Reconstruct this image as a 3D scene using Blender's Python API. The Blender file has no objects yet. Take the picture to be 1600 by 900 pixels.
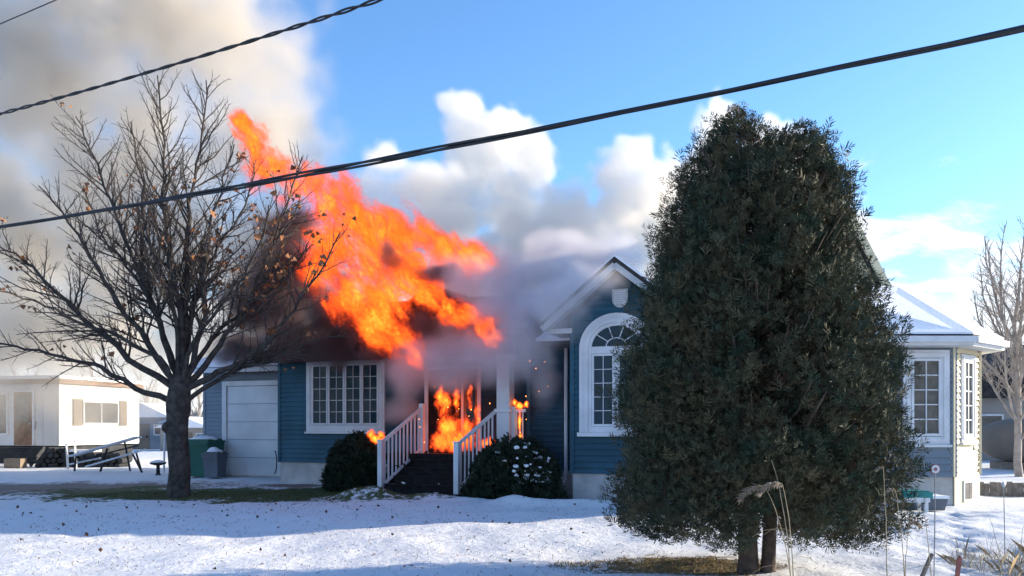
import bpy, bmesh, math, random
import numpy as np
from mathutils import Vector, Matrix, noise as mnoise
R = math.radians
rng = random.Random(7)
nrng = np.random.default_rng(11)
SC = bpy.context.scene
COL = SC.collection

# ------------------------------------------------------------------ camera
FPX, HOR, CZ = 1300.0, 665.0, 1.6          # focal length and horizon row in photo pixels, eye height
cam_d = bpy.data.cameras.new('camera'); cam = bpy.data.objects.new('camera', cam_d); COL.objects.link(cam)
cam.location = (0, 0, CZ); cam.rotation_euler = (R(90), 0, 0)
cam_d.sensor_width = 36; cam_d.lens = FPX / 1600 * 36; cam_d.shift_y = (HOR - 450) / 1600
cam_d.clip_start = 0.05; cam_d.clip_end = 4000
SC.camera = cam

# ------------------------------------------------------------------ sky and sun
SUN_AZ, SUN_EL = R(15), R(14.2)               # azimuth from +X towards +Y
world = bpy.data.worlds.new('World'); SC.world = world; world.use_nodes = True
wt = world.node_tree; wt.nodes.clear()
def wn(t, **k):
    n = wt.nodes.new(t)
    for a, b in k.items(): setattr(n, a, b)
    return n
sky = wn('ShaderNodeTexSky', sky_type='NISHITA', sun_disc=False, sun_elevation=SUN_EL, sun_rotation=R(90) - SUN_AZ,
         air_density=1.0, dust_density=0.6, ozone_density=3.0)
geo = wn('ShaderNodeTexCoord'); sep = wn('ShaderNodeSeparateXYZ'); wt.links.new(geo.outputs['Generated'], sep.inputs[0])
def wmath(op, a, b=None, clamp=False):
    n = wn('ShaderNodeMath', operation=op, use_clamp=clamp)
    for i, v in enumerate((a, b)):
        if v is None: continue
        if isinstance(v, (int, float)): n.inputs[i].default_value = v
        else: wt.links.new(v, n.inputs[i])
    return n.outputs[0]
zc = wmath('MAXIMUM', sep.outputs[2], 0.0)
den = wmath('ADD', zc, 0.16)
cmb = wn('ShaderNodeCombineXYZ')
wt.links.new(wmath('DIVIDE', sep.outputs[0], den), cmb.inputs[0]); wt.links.new(wmath('DIVIDE', sep.outputs[1], den), cmb.inputs[1])
cn = wn('ShaderNodeTexNoise'); cn.inputs['Scale'].default_value = 3.1; cn.inputs['Detail'].default_value = 9; cn.inputs['Roughness'].default_value = 0.58
cn.inputs['Distortion'].default_value = 0.25
wt.links.new(cmb.outputs[0], cn.inputs['Vector'])
# more cloud low over the horizon, thinning out upwards
low = wn('ShaderNodeMapRange', clamp=True); wt.links.new(zc, low.inputs[0])
low.inputs[1].default_value = 0.10; low.inputs[2].default_value = 0.31; low.inputs[3].default_value = 0.25; low.inputs[4].default_value = -0.16
cv = wmath('ADD', cn.outputs[0], low.outputs[0])
cm = wn('ShaderNodeMapRange', clamp=True, interpolation_type='SMOOTHSTEP'); wt.links.new(cv, cm.inputs[0])
cm.inputs[1].default_value = 0.50; cm.inputs[2].default_value = 0.68; cm.inputs[3].default_value = 0; cm.inputs[4].default_value = 0.9
tint = wn('ShaderNodeMix', data_type='RGBA', blend_type='MULTIPLY'); tint.inputs[0].default_value = 1
wt.links.new(sky.outputs[0], tint.inputs[6]); tint.inputs[7].default_value = (0.76, 0.98, 1.17, 1)
mix = wn('ShaderNodeMix', data_type='RGBA'); wt.links.new(cm.outputs[0], mix.inputs[0])
wt.links.new(tint.outputs[2], mix.inputs[6]); mix.inputs[7].default_value = (3.9, 3.95, 4.1, 1)
bg = wn('ShaderNodeBackground'); bg.inputs[1].default_value = 0.137
wt.links.new(mix.outputs[2], bg.inputs[0])
wo = wn('ShaderNodeOutputWorld'); wt.links.new(bg.outputs[0], wo.inputs[0])

sun_d = bpy.data.lights.new('sun', 'SUN'); sun_d.energy = 5.0; sun_d.angle = R(0.5); sun_d.color = (1.0, 0.86, 0.66)
sun = bpy.data.objects.new('sun', sun_d); COL.objects.link(sun)
sdir = Vector((math.cos(SUN_EL) * math.cos(SUN_AZ), math.cos(SUN_EL) * math.sin(SUN_AZ), math.sin(SUN_EL)))
sun.rotation_euler = sdir.to_track_quat('Z', 'Y').to_euler(); sun.location = (40, 12, 20)

SC.view_settings.view_transform = 'Standard'; SC.view_settings.look = 'None'
SC.view_settings.exposure = 1.18; SC.view_settings.gamma = 1.0; SC.view_settings.use_curve_mapping = False
SC.cycles.use_denoising = True
SC.cycles.max_bounces = 8; SC.cycles.diffuse_bounces = 2; SC.cycles.glossy_bounces = 2
SC.cycles.transmission_bounces = 3; SC.cycles.volume_bounces = 4; SC.cycles.transparent_max_bounces = 12
SC.cycles.sample_clamp_indirect = 6.0
SC.cycles.volume_step_rate = 1.0; SC.cycles.volume_max_steps = 256

# ------------------------------------------------------------------ materials
def mat(name, col, rough=0.7, var=0.0, scale=4.0, bump=0.0, bscale=40.0, col2=None, metallic=0.0, spec=0.3, translucent=0.0, detail=5):
    m = bpy.data.materials.new(name); m.use_nodes = True
    nt = m.node_tree; b = nt.nodes['Principled BSDF']
    b.inputs['Roughness'].default_value = rough; b.inputs['Metallic'].default_value = metallic
    b.inputs['Specular IOR Level'].default_value = spec
    b.inputs['Base Color'].default_value = (*col, 1)
    tc = None
    if var or col2 or bump:
        tc = nt.nodes.new('ShaderNodeTexCoord')
    if var or col2:
        n = nt.nodes.new('ShaderNodeTexNoise'); n.inputs['Scale'].default_value = scale; n.inputs['Detail'].default_value = detail
        nt.links.new(tc.outputs['Object'], n.inputs['Vector'])
        r = nt.nodes.new('ShaderNodeValToRGB'); r.color_ramp.elements[0].position = 0.33; r.color_ramp.elements[1].position = 0.67
        c2 = col2 if col2 else tuple(min(1, c * (1 + var)) for c in col)
        c1 = col if col2 else tuple(c * (1 - var) for c in col)
        r.color_ramp.elements[0].color = (*c1, 1); r.color_ramp.elements[1].color = (*c2, 1)
        nt.links.new(n.outputs[0], r.inputs[0]); nt.links.new(r.outputs[0], b.inputs['Base Color'])
    if bump:
        n = nt.nodes.new('ShaderNodeTexNoise'); n.inputs['Scale'].default_value = bscale; n.inputs['Detail'].default_value = 6
        nt.links.new(tc.outputs['Object'], n.inputs['Vector'])
        bp = nt.nodes.new('ShaderNodeBump'); bp.inputs['Strength'].default_value = bump; bp.inputs['Distance'].default_value = 0.02
        nt.links.new(n.outputs[0], bp.inputs['Height']); nt.links.new(bp.outputs[0], b.inputs['Normal'])
    return m
M = {}
M['siding'] = mat('blue_siding', (0.018, 0.082, 0.126), 0.55, 0.32, 1.1, 0.15, 60)
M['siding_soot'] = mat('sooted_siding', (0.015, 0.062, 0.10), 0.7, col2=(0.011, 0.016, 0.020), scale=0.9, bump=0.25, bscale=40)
M['siding_grey'] = mat('grey_blue_siding', (0.17, 0.22, 0.27), 0.6, 0.12, 1.5, 0.1, 50)
M['siding_cream'] = mat('pale_siding', (0.70, 0.61, 0.40), 0.6, 0.06, 2, 0.1, 50)
M['trim'] = mat('white_trim', (0.60, 0.63, 0.66), 0.5, 0.10, 2.5, 0.08, 60)
M['concrete'] = mat('foundation_concrete', (0.42, 0.42, 0.41), 0.9, 0.18, 3, 0.4, 30)
M['door_white'] = mat('garage_door_paint', (0.58, 0.61, 0.64), 0.55, 0.12, 1.2, 0.08, 30)
M['glass'] = mat('window_glass', (0.010, 0.040, 0.060), 0.10, spec=0.16)
M['glass_grey'] = mat('curtained_glass', (0.10, 0.095, 0.085), 0.1, 0.3, 6, spec=0.3)
M['shingle'] = mat('dark_shingle', (0.035, 0.033, 0.034), 0.9, 0.4, 9, 0.6, 25)
M['char'] = mat('charred_wood', (0.012, 0.011, 0.012), 0.9, 0.5, 7, 0.8, 22)
M['snow'] = mat('snow', (0.80, 0.83, 0.87), 0.75, 0.05, 2, 0.35, 22)
M['soffit'] = mat('soffit', (0.45, 0.47, 0.48), 0.6, 0.1, 3)
M['bark'] = mat('maple_bark', (0.055, 0.047, 0.042), 0.95, 0.45, 8, 0.9, 26)
M['twig'] = mat('maple_twig', (0.085, 0.068, 0.058), 0.85, 0.3, 5)
M['pale_bark'] = mat('pale_bark', (0.34, 0.30, 0.265), 0.9, 0.25, 5)
M['cedar'] = mat('cedar_foliage', (0.018, 0.044, 0.030), 0.75, col2=(0.088, 0.076, 0.042), scale=3.0, spec=0.2, detail=8)
M['cedar_brown'] = mat('cedar_inner', (0.075, 0.052, 0.034), 0.85, 0.4, 3, spec=0.2)
M['cedar_bark'] = mat('cedar_bark', (0.075, 0.058, 0.048), 0.95, 0.4, 9, 0.9, 30)
M['shrub'] = mat('shrub_foliage', (0.012, 0.022, 0.014), 0.8, col2=(0.032, 0.042, 0.025), scale=5, spec=0.2)
M['dry_leaf'] = mat('dry_maple_leaf', (0.17, 0.065, 0.028), 0.8, col2=(0.30, 0.15, 0.07), scale=1.7)
M['debris'] = mat('fallen_leaf', (0.06, 0.032, 0.02), 0.9, col2=(0.16, 0.08, 0.045), scale=2.5)
M['reed'] = mat('dry_reed', (0.36, 0.29, 0.18), 0.8, 0.25, 6)
M['plume'] = mat('reed_plume', (0.30, 0.235, 0.17), 0.9, 0.35, 14)
M['grass'] = mat('lawn_grass', (0.05, 0.085, 0.028), 0.85, col2=(0.13, 0.115, 0.05), scale=1.4)
M['drygrass'] = mat('dead_grass', (0.14, 0.10, 0.05), 0.9, col2=(0.26, 0.21, 0.12), scale=3)
M['cable'] = mat('black_cable', (0.022, 0.026, 0.03), 0.55, 0.3, 3)
M['bin_green'] = mat('green_plastic', (0.012, 0.10, 0.075), 0.5, 0.15, 2)
M['bin_grey'] = mat('grey_plastic', (0.10, 0.12, 0.15), 0.55, 0.15, 2)
M['teal'] = mat('teal_plastic', (0.03, 0.22, 0.22), 0.5, 0.12, 3)
M['trailer'] = mat('trailer_panel', (0.55, 0.56, 0.57), 0.55, 0.06, 1.5)
M['brown'] = mat('brown_wood', (0.20, 0.12, 0.075), 0.7, 0.25, 5)
M['tan'] = mat('tan_shutter', (0.21, 0.165, 0.12), 0.7, 0.12, 5)
M['dark'] = mat('dark_clutter', (0.03, 0.032, 0.036), 0.85, 0.5, 4, 0.5, 14)
M['metal'] = mat('grey_metal', (0.30, 0.31, 0.33), 0.45, 0.15, 4, metallic=0.6)
M['wood_grey'] = mat('weathered_wood', (0.20, 0.175, 0.15), 0.9, 0.3, 6, 0.5, 30)
M['red'] = mat('faded_red_paint', (0.26, 0.10, 0.085), 0.6, 0.2, 8)
M['house_grey'] = mat('neighbour_siding', (0.27, 0.26, 0.245), 0.8, 0.1, 1)
M['house_tan'] = mat('neighbour_tan', (0.17, 0.145, 0.12), 0.8, 0.1, 1)
M['evergreen'] = mat('far_evergreen', (0.03, 0.05, 0.035), 0.9, 0.4, 1.2)

# ------------------------------------------------------------------ helpers
def link(o, parent=None):
    COL.objects.link(o)
    if parent is not None: o.parent = parent
    return o
def tag(o, label=None, cat=None, group=None, kind=None):
    if label: o['label'] = label
    if cat: o['category'] = cat
    if group: o['group'] = group
    if kind: o['kind'] = kind
    return o
def empty(name, loc=(0, 0, 0), rz=0.0):
    o = bpy.data.objects.new(name, None); link(o); o.location = loc; o.rotation_euler = (0, 0, rz); o.empty_display_size = 0.2
    return o
def copy_tree(o, parent=None):
    c = o.copy(); link(c, parent)
    for ch in o.children: copy_tree(ch, c)
    return c
class MB:
    def __init__(s): s.v = []; s.f = []
    def add(s, vs, fs, T=None):
        n = len(s.v)
        s.v += [tuple(T @ Vector(p)) if T is not None else tuple(p) for p in vs]
        s.f += [tuple(i + n for i in f) for f in fs]
        return s
    def box(s, x0, x1, y0, y1, z0, z1, T=None):
        vs = [(x0, y0, z0), (x1, y0, z0), (x1, y1, z0), (x0, y1, z0), (x0, y0, z1), (x1, y0, z1), (x1, y1, z1), (x0, y1, z1)]
        return s.add(vs, [(0, 3, 2, 1), (4, 5, 6, 7), (0, 1, 5, 4), (1, 2, 6, 5), (2, 3, 7, 6), (3, 0, 4, 7)], T)
    def bar(s, a, b, w, h, T=None):      # square bar between two points
        a, b = Vector(a), Vector(b); d = (b - a); L = d.length; d.normalize()
        up = Vector((0, 0, 1)) if abs(d.z) < 0.95 else Vector((0, 1, 0))
        x = d.cross(up).normalized(); z = x.cross(d).normalized()
        vs = []
        for p in (a, b):
            for i, j in ((-1, -1), (1, -1), (1, 1), (-1, 1)): vs.append(p + x * (w / 2 * i) + z * (h / 2 * j))
        return s.add(vs, [(0, 1, 2, 3), (7, 6, 5, 4), (0, 4, 5, 1), (1, 5, 6, 2), (2, 6, 7, 3), (3, 7, 4, 0)], T)
    def tube(s, pts, rads, n=6, cap=True, T=None):
        pts = [Vector(p) for p in pts]; base = len(s.v); vs = []; fs = []
        ref = None
        for i, p in enumerate(pts):
            d = (pts[min(i + 1, len(pts) - 1)] - pts[max(i - 1, 0)])
            if d.length < 1e-9: d = Vector((0, 0, 1))
            d.normalize()
            if ref is None:
                ref = Vector((1, 0, 0)) if abs(d.x) < 0.8 else Vector((0, 1, 0))
            x = (ref - d * ref.dot(d)).normalized(); y = d.cross(x); ref = x
            for k in range(n):
                a = 2 * math.pi * k / n
                vs.append(p + (x * math.cos(a) + y * math.sin(a)) * rads[i])
        for i in range(len(pts) - 1):
            for k in range(n):
                a, b = i * n + k, i * n + (k + 1) % n
                fs.append((a, b, b + n, a + n))
        if cap:
            fs.append(tuple(range(n - 1, -1, -1))); fs.append(tuple((len(pts) - 1) * n + k for k in range(n)))
        return s.add(vs, fs, T)
    def prism(s, poly, y0, y1, T=None):   # polygon in x,z swept along y
        n = len(poly)
        vs = [(x, y0, z) for x, z in poly] + [(x, y1, z) for x, z in poly]
        fs = [tuple(range(n)), tuple(range(2 * n - 1, n - 1, -1))] + [(i, i + n, (i + 1) % n + n, (i + 1) % n) for i in range(n)]
        return s.add(vs, fs, T)
    def build(s, name, m, parent=None, smooth=False):
        me = bpy.data.meshes.new(name); me.from_pydata(s.v, [], s.f); me.update()
        if m is not None: me.materials.append(M[m] if isinstance(m, str) else m)
        if smooth:
            me.polygons.foreach_set('use_smooth', [True] * len(me.polygons))
        o = bpy.data.objects.new(name, me); link(o, parent)
        return o
def np_mesh(name, verts, faces, m, parent=None, smooth=False):
    me = bpy.data.meshes.new(name)
    k = faces.shape[1]
    me.vertices.add(len(verts)); me.vertices.foreach_set('co', np.ascontiguousarray(verts, dtype=np.float32).ravel())
    me.loops.add(faces.size); me.loops.foreach_set('vertex_index', np.ascontiguousarray(faces, dtype=np.int32).ravel())
    me.polygons.add(len(faces)); me.polygons.foreach_set('loop_start', np.arange(0, faces.size, k, dtype=np.int32))
    if smooth: me.polygons.foreach_set('use_smooth', np.ones(len(faces), dtype=bool))
    me.update(calc_edges=True); me.validate()
    me.materials.append(M[m] if isinstance(m, str) else m)
    o = bpy.data.objects.new(name, me); link(o, parent)
    return o
def PX(px, py, D):                      # a point of the place from its bearing and its distance
    return Vector(((px - 800) / FPX * D, D, CZ - (py - HOR) * D / FPX))
def smooth01(a, b, x):
    t = np.clip((x - a) / (b - a), 0, 1); return t * t * (3 - 2 * t)

# ------------------------------------------------------------------ ground: one snow sheet out to the horizon
def fbm2(x, y, sc, oct=4, seed=0):
    out = np.zeros_like(x); amp = 1.0
    r = np.random.default_rng(seed)
    for o in range(oct):
        g = r.random((64, 64)).astype(np.float64)
        u = x * sc * 2 ** o; w = y * sc * 2 ** o
        iu = np.floor(u).astype(int); iw = np.floor(w).astype(int); fu = u - iu; fw = w - iw
        fu = fu * fu * (3 - 2 * fu); fw = fw * fw * (3 - 2 * fw)
        a = g[iu % 64, iw % 64]; b = g[(iu + 1) % 64, iw % 64]; c = g[iu % 64, (iw + 1) % 64]; d = g[(iu + 1) % 64, (iw + 1) % 64]
        out += amp * ((a * (1 - fu) + b * fu) * (1 - fw) + (c * (1 - fu) + d * fu) * fw - 0.5); amp *= 0.5
    return out
def axis(lo, hi, step, far, growth=1.25):
    core = list(np.arange(lo, hi + 1e-6, step)); s = step; a = lo; left = []
    while a > -far: s *= growth; a -= s; left.append(a)
    s = step; b = hi; right = []
    while b < far: s *= growth; b += s; right.append(b)
    return np.array(left[::-1] + core + right)
HTH = R(22); HC, HS = math.cos(HTH), math.sin(HTH); HO = (-6.25, 22.4)
def hloc(X, Y):                          # world -> house plan coordinates
    dx, dy = X - HO[0], Y - HO[1]
    return HC * dx - HS * dy, HS * dx + HC * dy
def ground_z(X, Y):
    X = np.asarray(X, dtype=float); Y = np.asarray(Y, dtype=float)
    z = 0.06 * fbm2(X, Y, 0.35, 3, 1) + 0.06 * fbm2(X + 40, Y + 40, 1.3, 5, 2)
    near = smooth01(40, 26, np.hypot(X, Y - 14))
    z = z * (0.35 + 0.65 * near)
    hx, hy = hloc(X, Y)
    z += 0.07 * smooth01(-9, -2, hy) * smooth01(60, 30, Y)                        # the plot rises a little to the house
    # snow thrown up along the edge of the front walk
    line = -3.2 + 0.25 * np.sin(hx * 1.3)
    z += (0.10 + 0.16 * fbm2(X + 7, Y, 1.1, 3, 5)) * np.exp(-((hy - line) / 0.33) ** 2) * smooth01(3.6, 4.6, hx) * smooth01(11.2, 9.8, hx)
    z += 0.16 * np.exp(-((hx - 5.0) / 0.5) ** 2 - ((hy + 3.3) / 0.35) ** 2)
    # footprints and drifts to the right of the cedar
    z += 0.07 * fbm2(X * 1.0 + 3, Y * 0.6, 2.6, 3, 9) * smooth01(3.5, 5, X) * smooth01(15.5, 14, Y) * smooth01(7, 8.5, Y)
    for k in range(22):                  # a line of footprints past the cedar
        fx, fy = 4.6 + 0.15 * k + 0.16 * (k % 2), 8.6 + 0.29 * k
        z -= 0.055 * np.exp(-(((X - fx) / 0.11) ** 2 + ((Y - fy) / 0.16) ** 2))
    z += 3.0 * smooth01(120, 700, np.hypot(X, Y)) * fbm2(X, Y, 0.004, 2, 3)
    return z
gx = axis(-13, 13, 0.085, 1500); gy = axis(6.5, 24, 0.085, 1500)
GX, GY = np.meshgrid(gx, gy); GZ = ground_z(GX, GY)
nx_, ny_ = len(gx), len(gy)
gv = np.stack([GX.ravel(), GY.ravel(), GZ.ravel()], 1)
ii = np.arange(nx_ * ny_).reshape(ny_, nx_)
gf = np.stack([ii[:-1, :-1].ravel(), ii[:-1, 1:].ravel(), ii[1:, 1:].ravel(), ii[1:, :-1].ravel()], 1)

def ground_material():
    m = bpy.data.materials.new('snow_lawn'); m.use_nodes = True; nt = m.node_tree; b = nt.nodes['Principled BSDF']
    N = nt.nodes.new; Lk = nt.links.new
    tc = N('ShaderNodeTexCoord'); P = tc.outputs['Object']
    def nz(scale, det=5, ro=0.6):
        n = N('ShaderNodeTexNoise'); n.inputs['Scale'].default_value = scale; n.inputs['Detail'].default_value = det; n.inputs['Roughness'].default_value = ro
        Lk(P, n.inputs['Vector']); return n.outputs[0]
    def ma(op, a, c=None, clamp=False):
        n = N('ShaderNodeMath'); n.operation = op; n.use_clamp = clamp
        for i, v in enumerate((a, c)):
            if v is None: continue
            if isinstance(v, (int, float)): n.inputs[i].default_value = v
            else: Lk(v, n.inputs[i])
        return n.outputs[0]
    def mr(v, a, c, lo=0.0, hi=1.0):
        n = N('ShaderNodeMapRange'); n.interpolation_type = 'SMOOTHSTEP'; Lk(v, n.inputs[0])
        n.inputs[1].default_value = a; n.inputs[2].default_value = c; n.inputs[3].default_value = lo; n.inputs[4].default_value = hi
        return n.outputs[0]
    def patch(cx, cy, rx, ry):          # 1 in the middle of a bare patch, 0 at its rim
        mp = N('ShaderNodeVectorMath'); mp.operation = 'SUBTRACT'; Lk(P, mp.inputs[0]); mp.inputs[1].default_value = (cx, cy, 0)
        dv = N('ShaderNodeVectorMath'); dv.operation = 'MULTIPLY'; Lk(mp.outputs[0], dv.inputs[0]); dv.inputs[1].default_value = (1 / rx, 1 / ry, 0)
        ln = N('ShaderNodeVectorMath'); ln.operation = 'LENGTH'; Lk(dv.outputs[0], ln.inputs[0])
        return ma('SUBTRACT', 1.0, ln.outputs['Value'])
    n1 = nz(0.9, 6); n2 = nz(7.0, 6, 0.7); n3 = nz(26, 4, 0.7)
    rag = ma('ADD', ma('MULTIPLY', ma('SUBTRACT', n1, 0.5), 1.3), ma('MULTIPLY', ma('SUBTRACT', n2, 0.5), 1.5))
    g1 = ma('MAXIMUM', patch(-7.0, 18.9, 5.0, 2.3), patch(-3.4, 18.9, 4.6, 2.3))
    g1 = ma('MAXIMUM', g1, patch(-0.6, 18.0, 3.0, 1.3))
    green = mr(ma('ADD', g1, rag), 0.12, 0.34)
    dirt = mr(ma('ADD', ma('MAXIMUM', patch(-12, 20.4, 9.5, 2.8), patch(-5.0, 21.3, 2.6, 1.1)), rag), 0.22, 0.55)
    brown = mr(ma('ADD', patch(1.95, 9.35, 1.5, 0.9), ma('MULTIPLY', rag, 1.2)), 0.25, 0.55)
    # grass tips that show through the thin snow all over
    thin = mr(ma('ADD', n3, ma('MULTIPLY', n1, 0.5)), 0.82, 1.02, 0.0, 0.5)
    def mixc(f, a, c):
        n = N('ShaderNodeMix'); n.data_type = 'RGBA'
        if isinstance(f, float): n.inputs[0].default_value = f
        else: Lk(f, n.inputs[0])
        for i, v in ((6, a), (7, c)):
            if isinstance(v, tuple): n.inputs[i].default_value = (*v, 1)
            else: Lk(v, n.inputs[i])
        return n.outputs[2]
    snow = mixc(n2, (0.60, 0.63, 0.67), (0.80, 0.80, 0.81))
    grass = mixc(n2, (0.028, 0.055, 0.018), (0.075, 0.095, 0.035))
    earth = mixc(n2, (0.10, 0.075, 0.055), (0.30, 0.27, 0.25))
    dead = mixc(n3, (0.07, 0.05, 0.022), (0.22, 0.17, 0.08))
    c = mixc(thin, snow, (0.34, 0.30, 0.22)); c = mixc(dirt, c, earth); c = mixc(green, c, grass); c = mixc(brown, c, dead)
    Lk(c, b.inputs['Base Color']); b.inputs['Roughness'].default_value = 0.8; b.inputs['Specular IOR Level'].default_value = 0.25
    bp = N('ShaderNodeBump'); bp.inputs['Strength'].default_value = 0.6; bp.inputs['Distance'].default_value = 0.06
    Lk(ma('ADD', ma('MULTIPLY', n2, 1.2), ma('MULTIPLY', n3, 0.25)), bp.inputs['Height']); Lk(bp.outputs[0], b.inputs['Normal'])
    return m
ground = np_mesh('ground', gv, gf, ground_material(), smooth=True)
tag(ground, 'snow covered lawn with bare green and brown patches', 'ground', kind='structure')
def gz(x, y): return float(ground_z(np.array([x]), np.array([y]))[0])

# ------------------------------------------------------------------ the burning house
house = empty('house', (HO[0], HO[1], 0), -HTH)
tag(house, 'blue sided bungalow with white trim, its roof and front porch on fire', 'house')
def wframe(p0, p1):
    d = Vector((p1[0] - p0[0], p1[1] - p0[1], 0)); L = d.length; d.normalize()
    T = Matrix(((d.x, -d.y, 0, p0[0]), (d.y, d.x, 0, p0[1]), (0, 0, 1, 0), (0, 0, 0, 1)))
    return T, L
PITCH = 0.125
def wall(p0, p1, z0, z1, m='siding', openings=(), top=None, name='wall', found=True, thick=0.14, gz0=-0.25, corner=True, soot=99):
    """lapped boards on a backing wall; top(s) gives the height of a sloping top edge"""
    T, L = wframe(p0, p1)
    prof = [(0, z0), (L, z0), (L, top(L) if top else z1)]
    if top: prof += [(L * k / 12, top(L * k / 12)) for k in range(11, 0, -1)]
    prof += [(0, top(0) if top else z1)]
    w = MB().prism(prof, 0.0, thick, T).build(name, m, house)
    zmax = max(p[1] for p in prof); k = 0
    z = z0
    while z < zmax - 0.02:
        zt = min(z + PITCH, zmax)
        # span of this course under a sloping top
        s0, s1 = 0.0, L
        if top:
            ss = [L * q / 200 for q in range(201) if top(L * q / 200) >= z + 0.06]
            if not ss: break
            s0, s1 = ss[0], ss[-1]
        spans = [(s0, s1)]
        for (a, b, zb, zt_) in openings:
            if zt_ > z + 0.02 and zb < zt - 0.02:
                new = []
                for (q, r) in spans:
                    if b <= q or a >= r: new.append((q, r)); continue
                    if a > q: new.append((q, a))
                    if b < r: new.append((b, r))
                spans = new
        for (q, r) in spans:
            if r - q < 0.03: continue
            ztt = zt if not top else min(zt, max(top(q), top(r), z + 0.07))
            vs = [(q, -0.032, z), (r, -0.032, z), (r, -0.004, ztt), (q, -0.004, ztt), (q, 0.0, z), (r, 0.0, z), (r, 0.0, ztt), (q, 0.0, ztt)]
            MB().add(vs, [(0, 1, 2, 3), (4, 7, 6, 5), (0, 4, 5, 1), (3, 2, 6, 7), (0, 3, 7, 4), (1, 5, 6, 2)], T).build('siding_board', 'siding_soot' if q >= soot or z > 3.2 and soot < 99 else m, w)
        z += PITCH
    if found:
        MB().box(0.0, L, 0.02, thick + 0.05, gz0, z0 - 0.001, T).build('foundation', 'concrete', house)
    if corner:
        for s in (0.0, L): MB().box(s - 0.045, s + 0.045, -0.035, 0.03, z0, (top(s) if top else z1) - 0.002, T).build('corner_trim', m, w)
    return w, T
def sash(T, s0, s1, z0, z1, cols, rows, parent, glass='glass', y=-0.02, fr=0.045, mun=0.014):
    MB().box(s0, s0 + fr, y - 0.03, y + 0.01, z0, z1, T).box(s1 - fr, s1, y - 0.03, y + 0.01, z0, z1, T) \
        .box(s0 + fr, s1 - fr, y - 0.03, y + 0.01, z0, z0 + fr, T).box(s0 + fr, s1 - fr, y - 0.03, y + 0.01, z1 - fr, z1, T).build('sash_frame', 'trim', parent)
    a0, a1, b0, b1 = s0 + fr, s1 - fr, z0 + fr, z1 - fr
    cw = (a1 - a0 - mun * (cols - 1)) / cols; rh = (b1 - b0 - mun * (rows - 1)) / rows
    for i in range(1, cols):
        x = a0 + i * cw + (i - 1) * mun
        MB().box(x, x + mun, y - 0.018, y - 0.002, b0, b1, T).build('muntin', 'trim', parent)
    for j in range(1, rows):
        zz = b0 + j * rh + (j - 1) * mun
        MB().box(a0, a1, y - 0.016, y - 0.003, zz, zz + mun, T).build('muntin', 'trim', parent)
    for i in range(cols):
        for j in range(rows):
            x = a0 + i * (cw + mun); zz = b0 + j * (rh + mun)
            t = rng.uniform(-0.004, 0.004); t2 = rng.uniform(-0.004, 0.004)
            vs = [(x, y + t, zz), (x + cw, y - t, zz), (x + cw, y - t + t2, zz + rh), (x, y + t + t2, zz + rh)]
            vs += [(p[0], 0.02, p[2]) for p in vs]
            MB().add(vs, [(0, 1, 2, 3), (4, 7, 6, 5), (0, 4, 5, 1), (1, 5, 6, 2), (2, 6, 7, 3), (3, 7, 4, 0)], T).build('pane', glass, parent)
def casing(T, s0, s1, z0, z1, w, name='window'):
    m = MB()
    for k, (e, d) in enumerate(((0.0, 0.045), (0.4, 0.06), (0.75, 0.045))):    # stepped moulding
        a = w * e; bw = w * (0.4 if k == 0 else 0.35 if k == 1 else 0.25)
        x0, x1, y0, y1 = s0 + a, s1 - a, z0 + a, z1 - a
        m.box(x0, x0 + bw, -d, 0.01, y0, y1, T).box(x1 - bw, x1, -d, 0.01, y0, y1, T)
        m.box(x0 + bw, x1 - bw, -d, 0.01, y0, y0 + bw, T).box(x0 + bw, x1 - bw, -d, 0.01, y1 - bw, y1, T)
    m.box(s0 - 0.03, s1 + 0.03, -0.085, 0.0, z0 - 0.05, z0 - 0.002, T)
    return m.build(name, 'trim', house)

# --- left front wall with the four-light window, running on behind the porch
FZ = 0.62; EZ = 3.45
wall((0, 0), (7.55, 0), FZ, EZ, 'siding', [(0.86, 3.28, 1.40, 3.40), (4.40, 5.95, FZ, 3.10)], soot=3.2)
T0, _ = wframe((0, 0), (7.55, 0))
win = casing(T0, 0.88, 3.26, 1.44, 3.38, 0.17)
for k in range(4):
    w_ = (2.38 - 0.34) / 4
    sash(T0, 1.05 + k * w_ + 0.006, 1.05 + (k + 1) * w_ - 0.006, 1.62, 3.20, 2, 5, win)
# --- entrance: door, sidelight and white frame
MB().box(4.42, 4.52, -0.07, 0.02, 0.97, 3.05, T0).box(5.86, 5.95, -0.07, 0.02, 0.97, 3.05, T0).box(4.52, 5.86, -0.07, 0.02, 2.98, 3.05, T0).box(5.42, 5.49, -0.06, 0.02, 0.97, 2.98, T0).build('door_frame', 'trim', house)
door = MB().box(4.52, 5.42, -0.045, 0.015, 0.98, 2.97, T0).build('front_door', 'char', house)
for (a, b, c, d) in ((4.64, 4.92, 1.10, 1.75), (5.02, 5.30, 1.10, 1.75), (4.64, 4.92, 1.9, 2.8), (5.02, 5.30, 1.9, 2.8)):
    MB().box(a, b, -0.062, -0.046, c, d, T0).build('door_panel', 'char', door)
MB().tube([(5.34, -0.05, 1.95), (5.34, -0.10, 1.95), (5.34, -0.11, 1.95)], [0.015, 0.015, 0.03], 8, T=T0).build('door_handle', 'metal', door)
sl = MB().box(5.50, 5.85, -0.04, 0.012, 0.98, 2.97, T0).build('sidelight', 'brown', house)
MB().box(5.56, 5.79, -0.052, -0.041, 1.2, 2.85, T0).build('pane', 'glass', sl)
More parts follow.
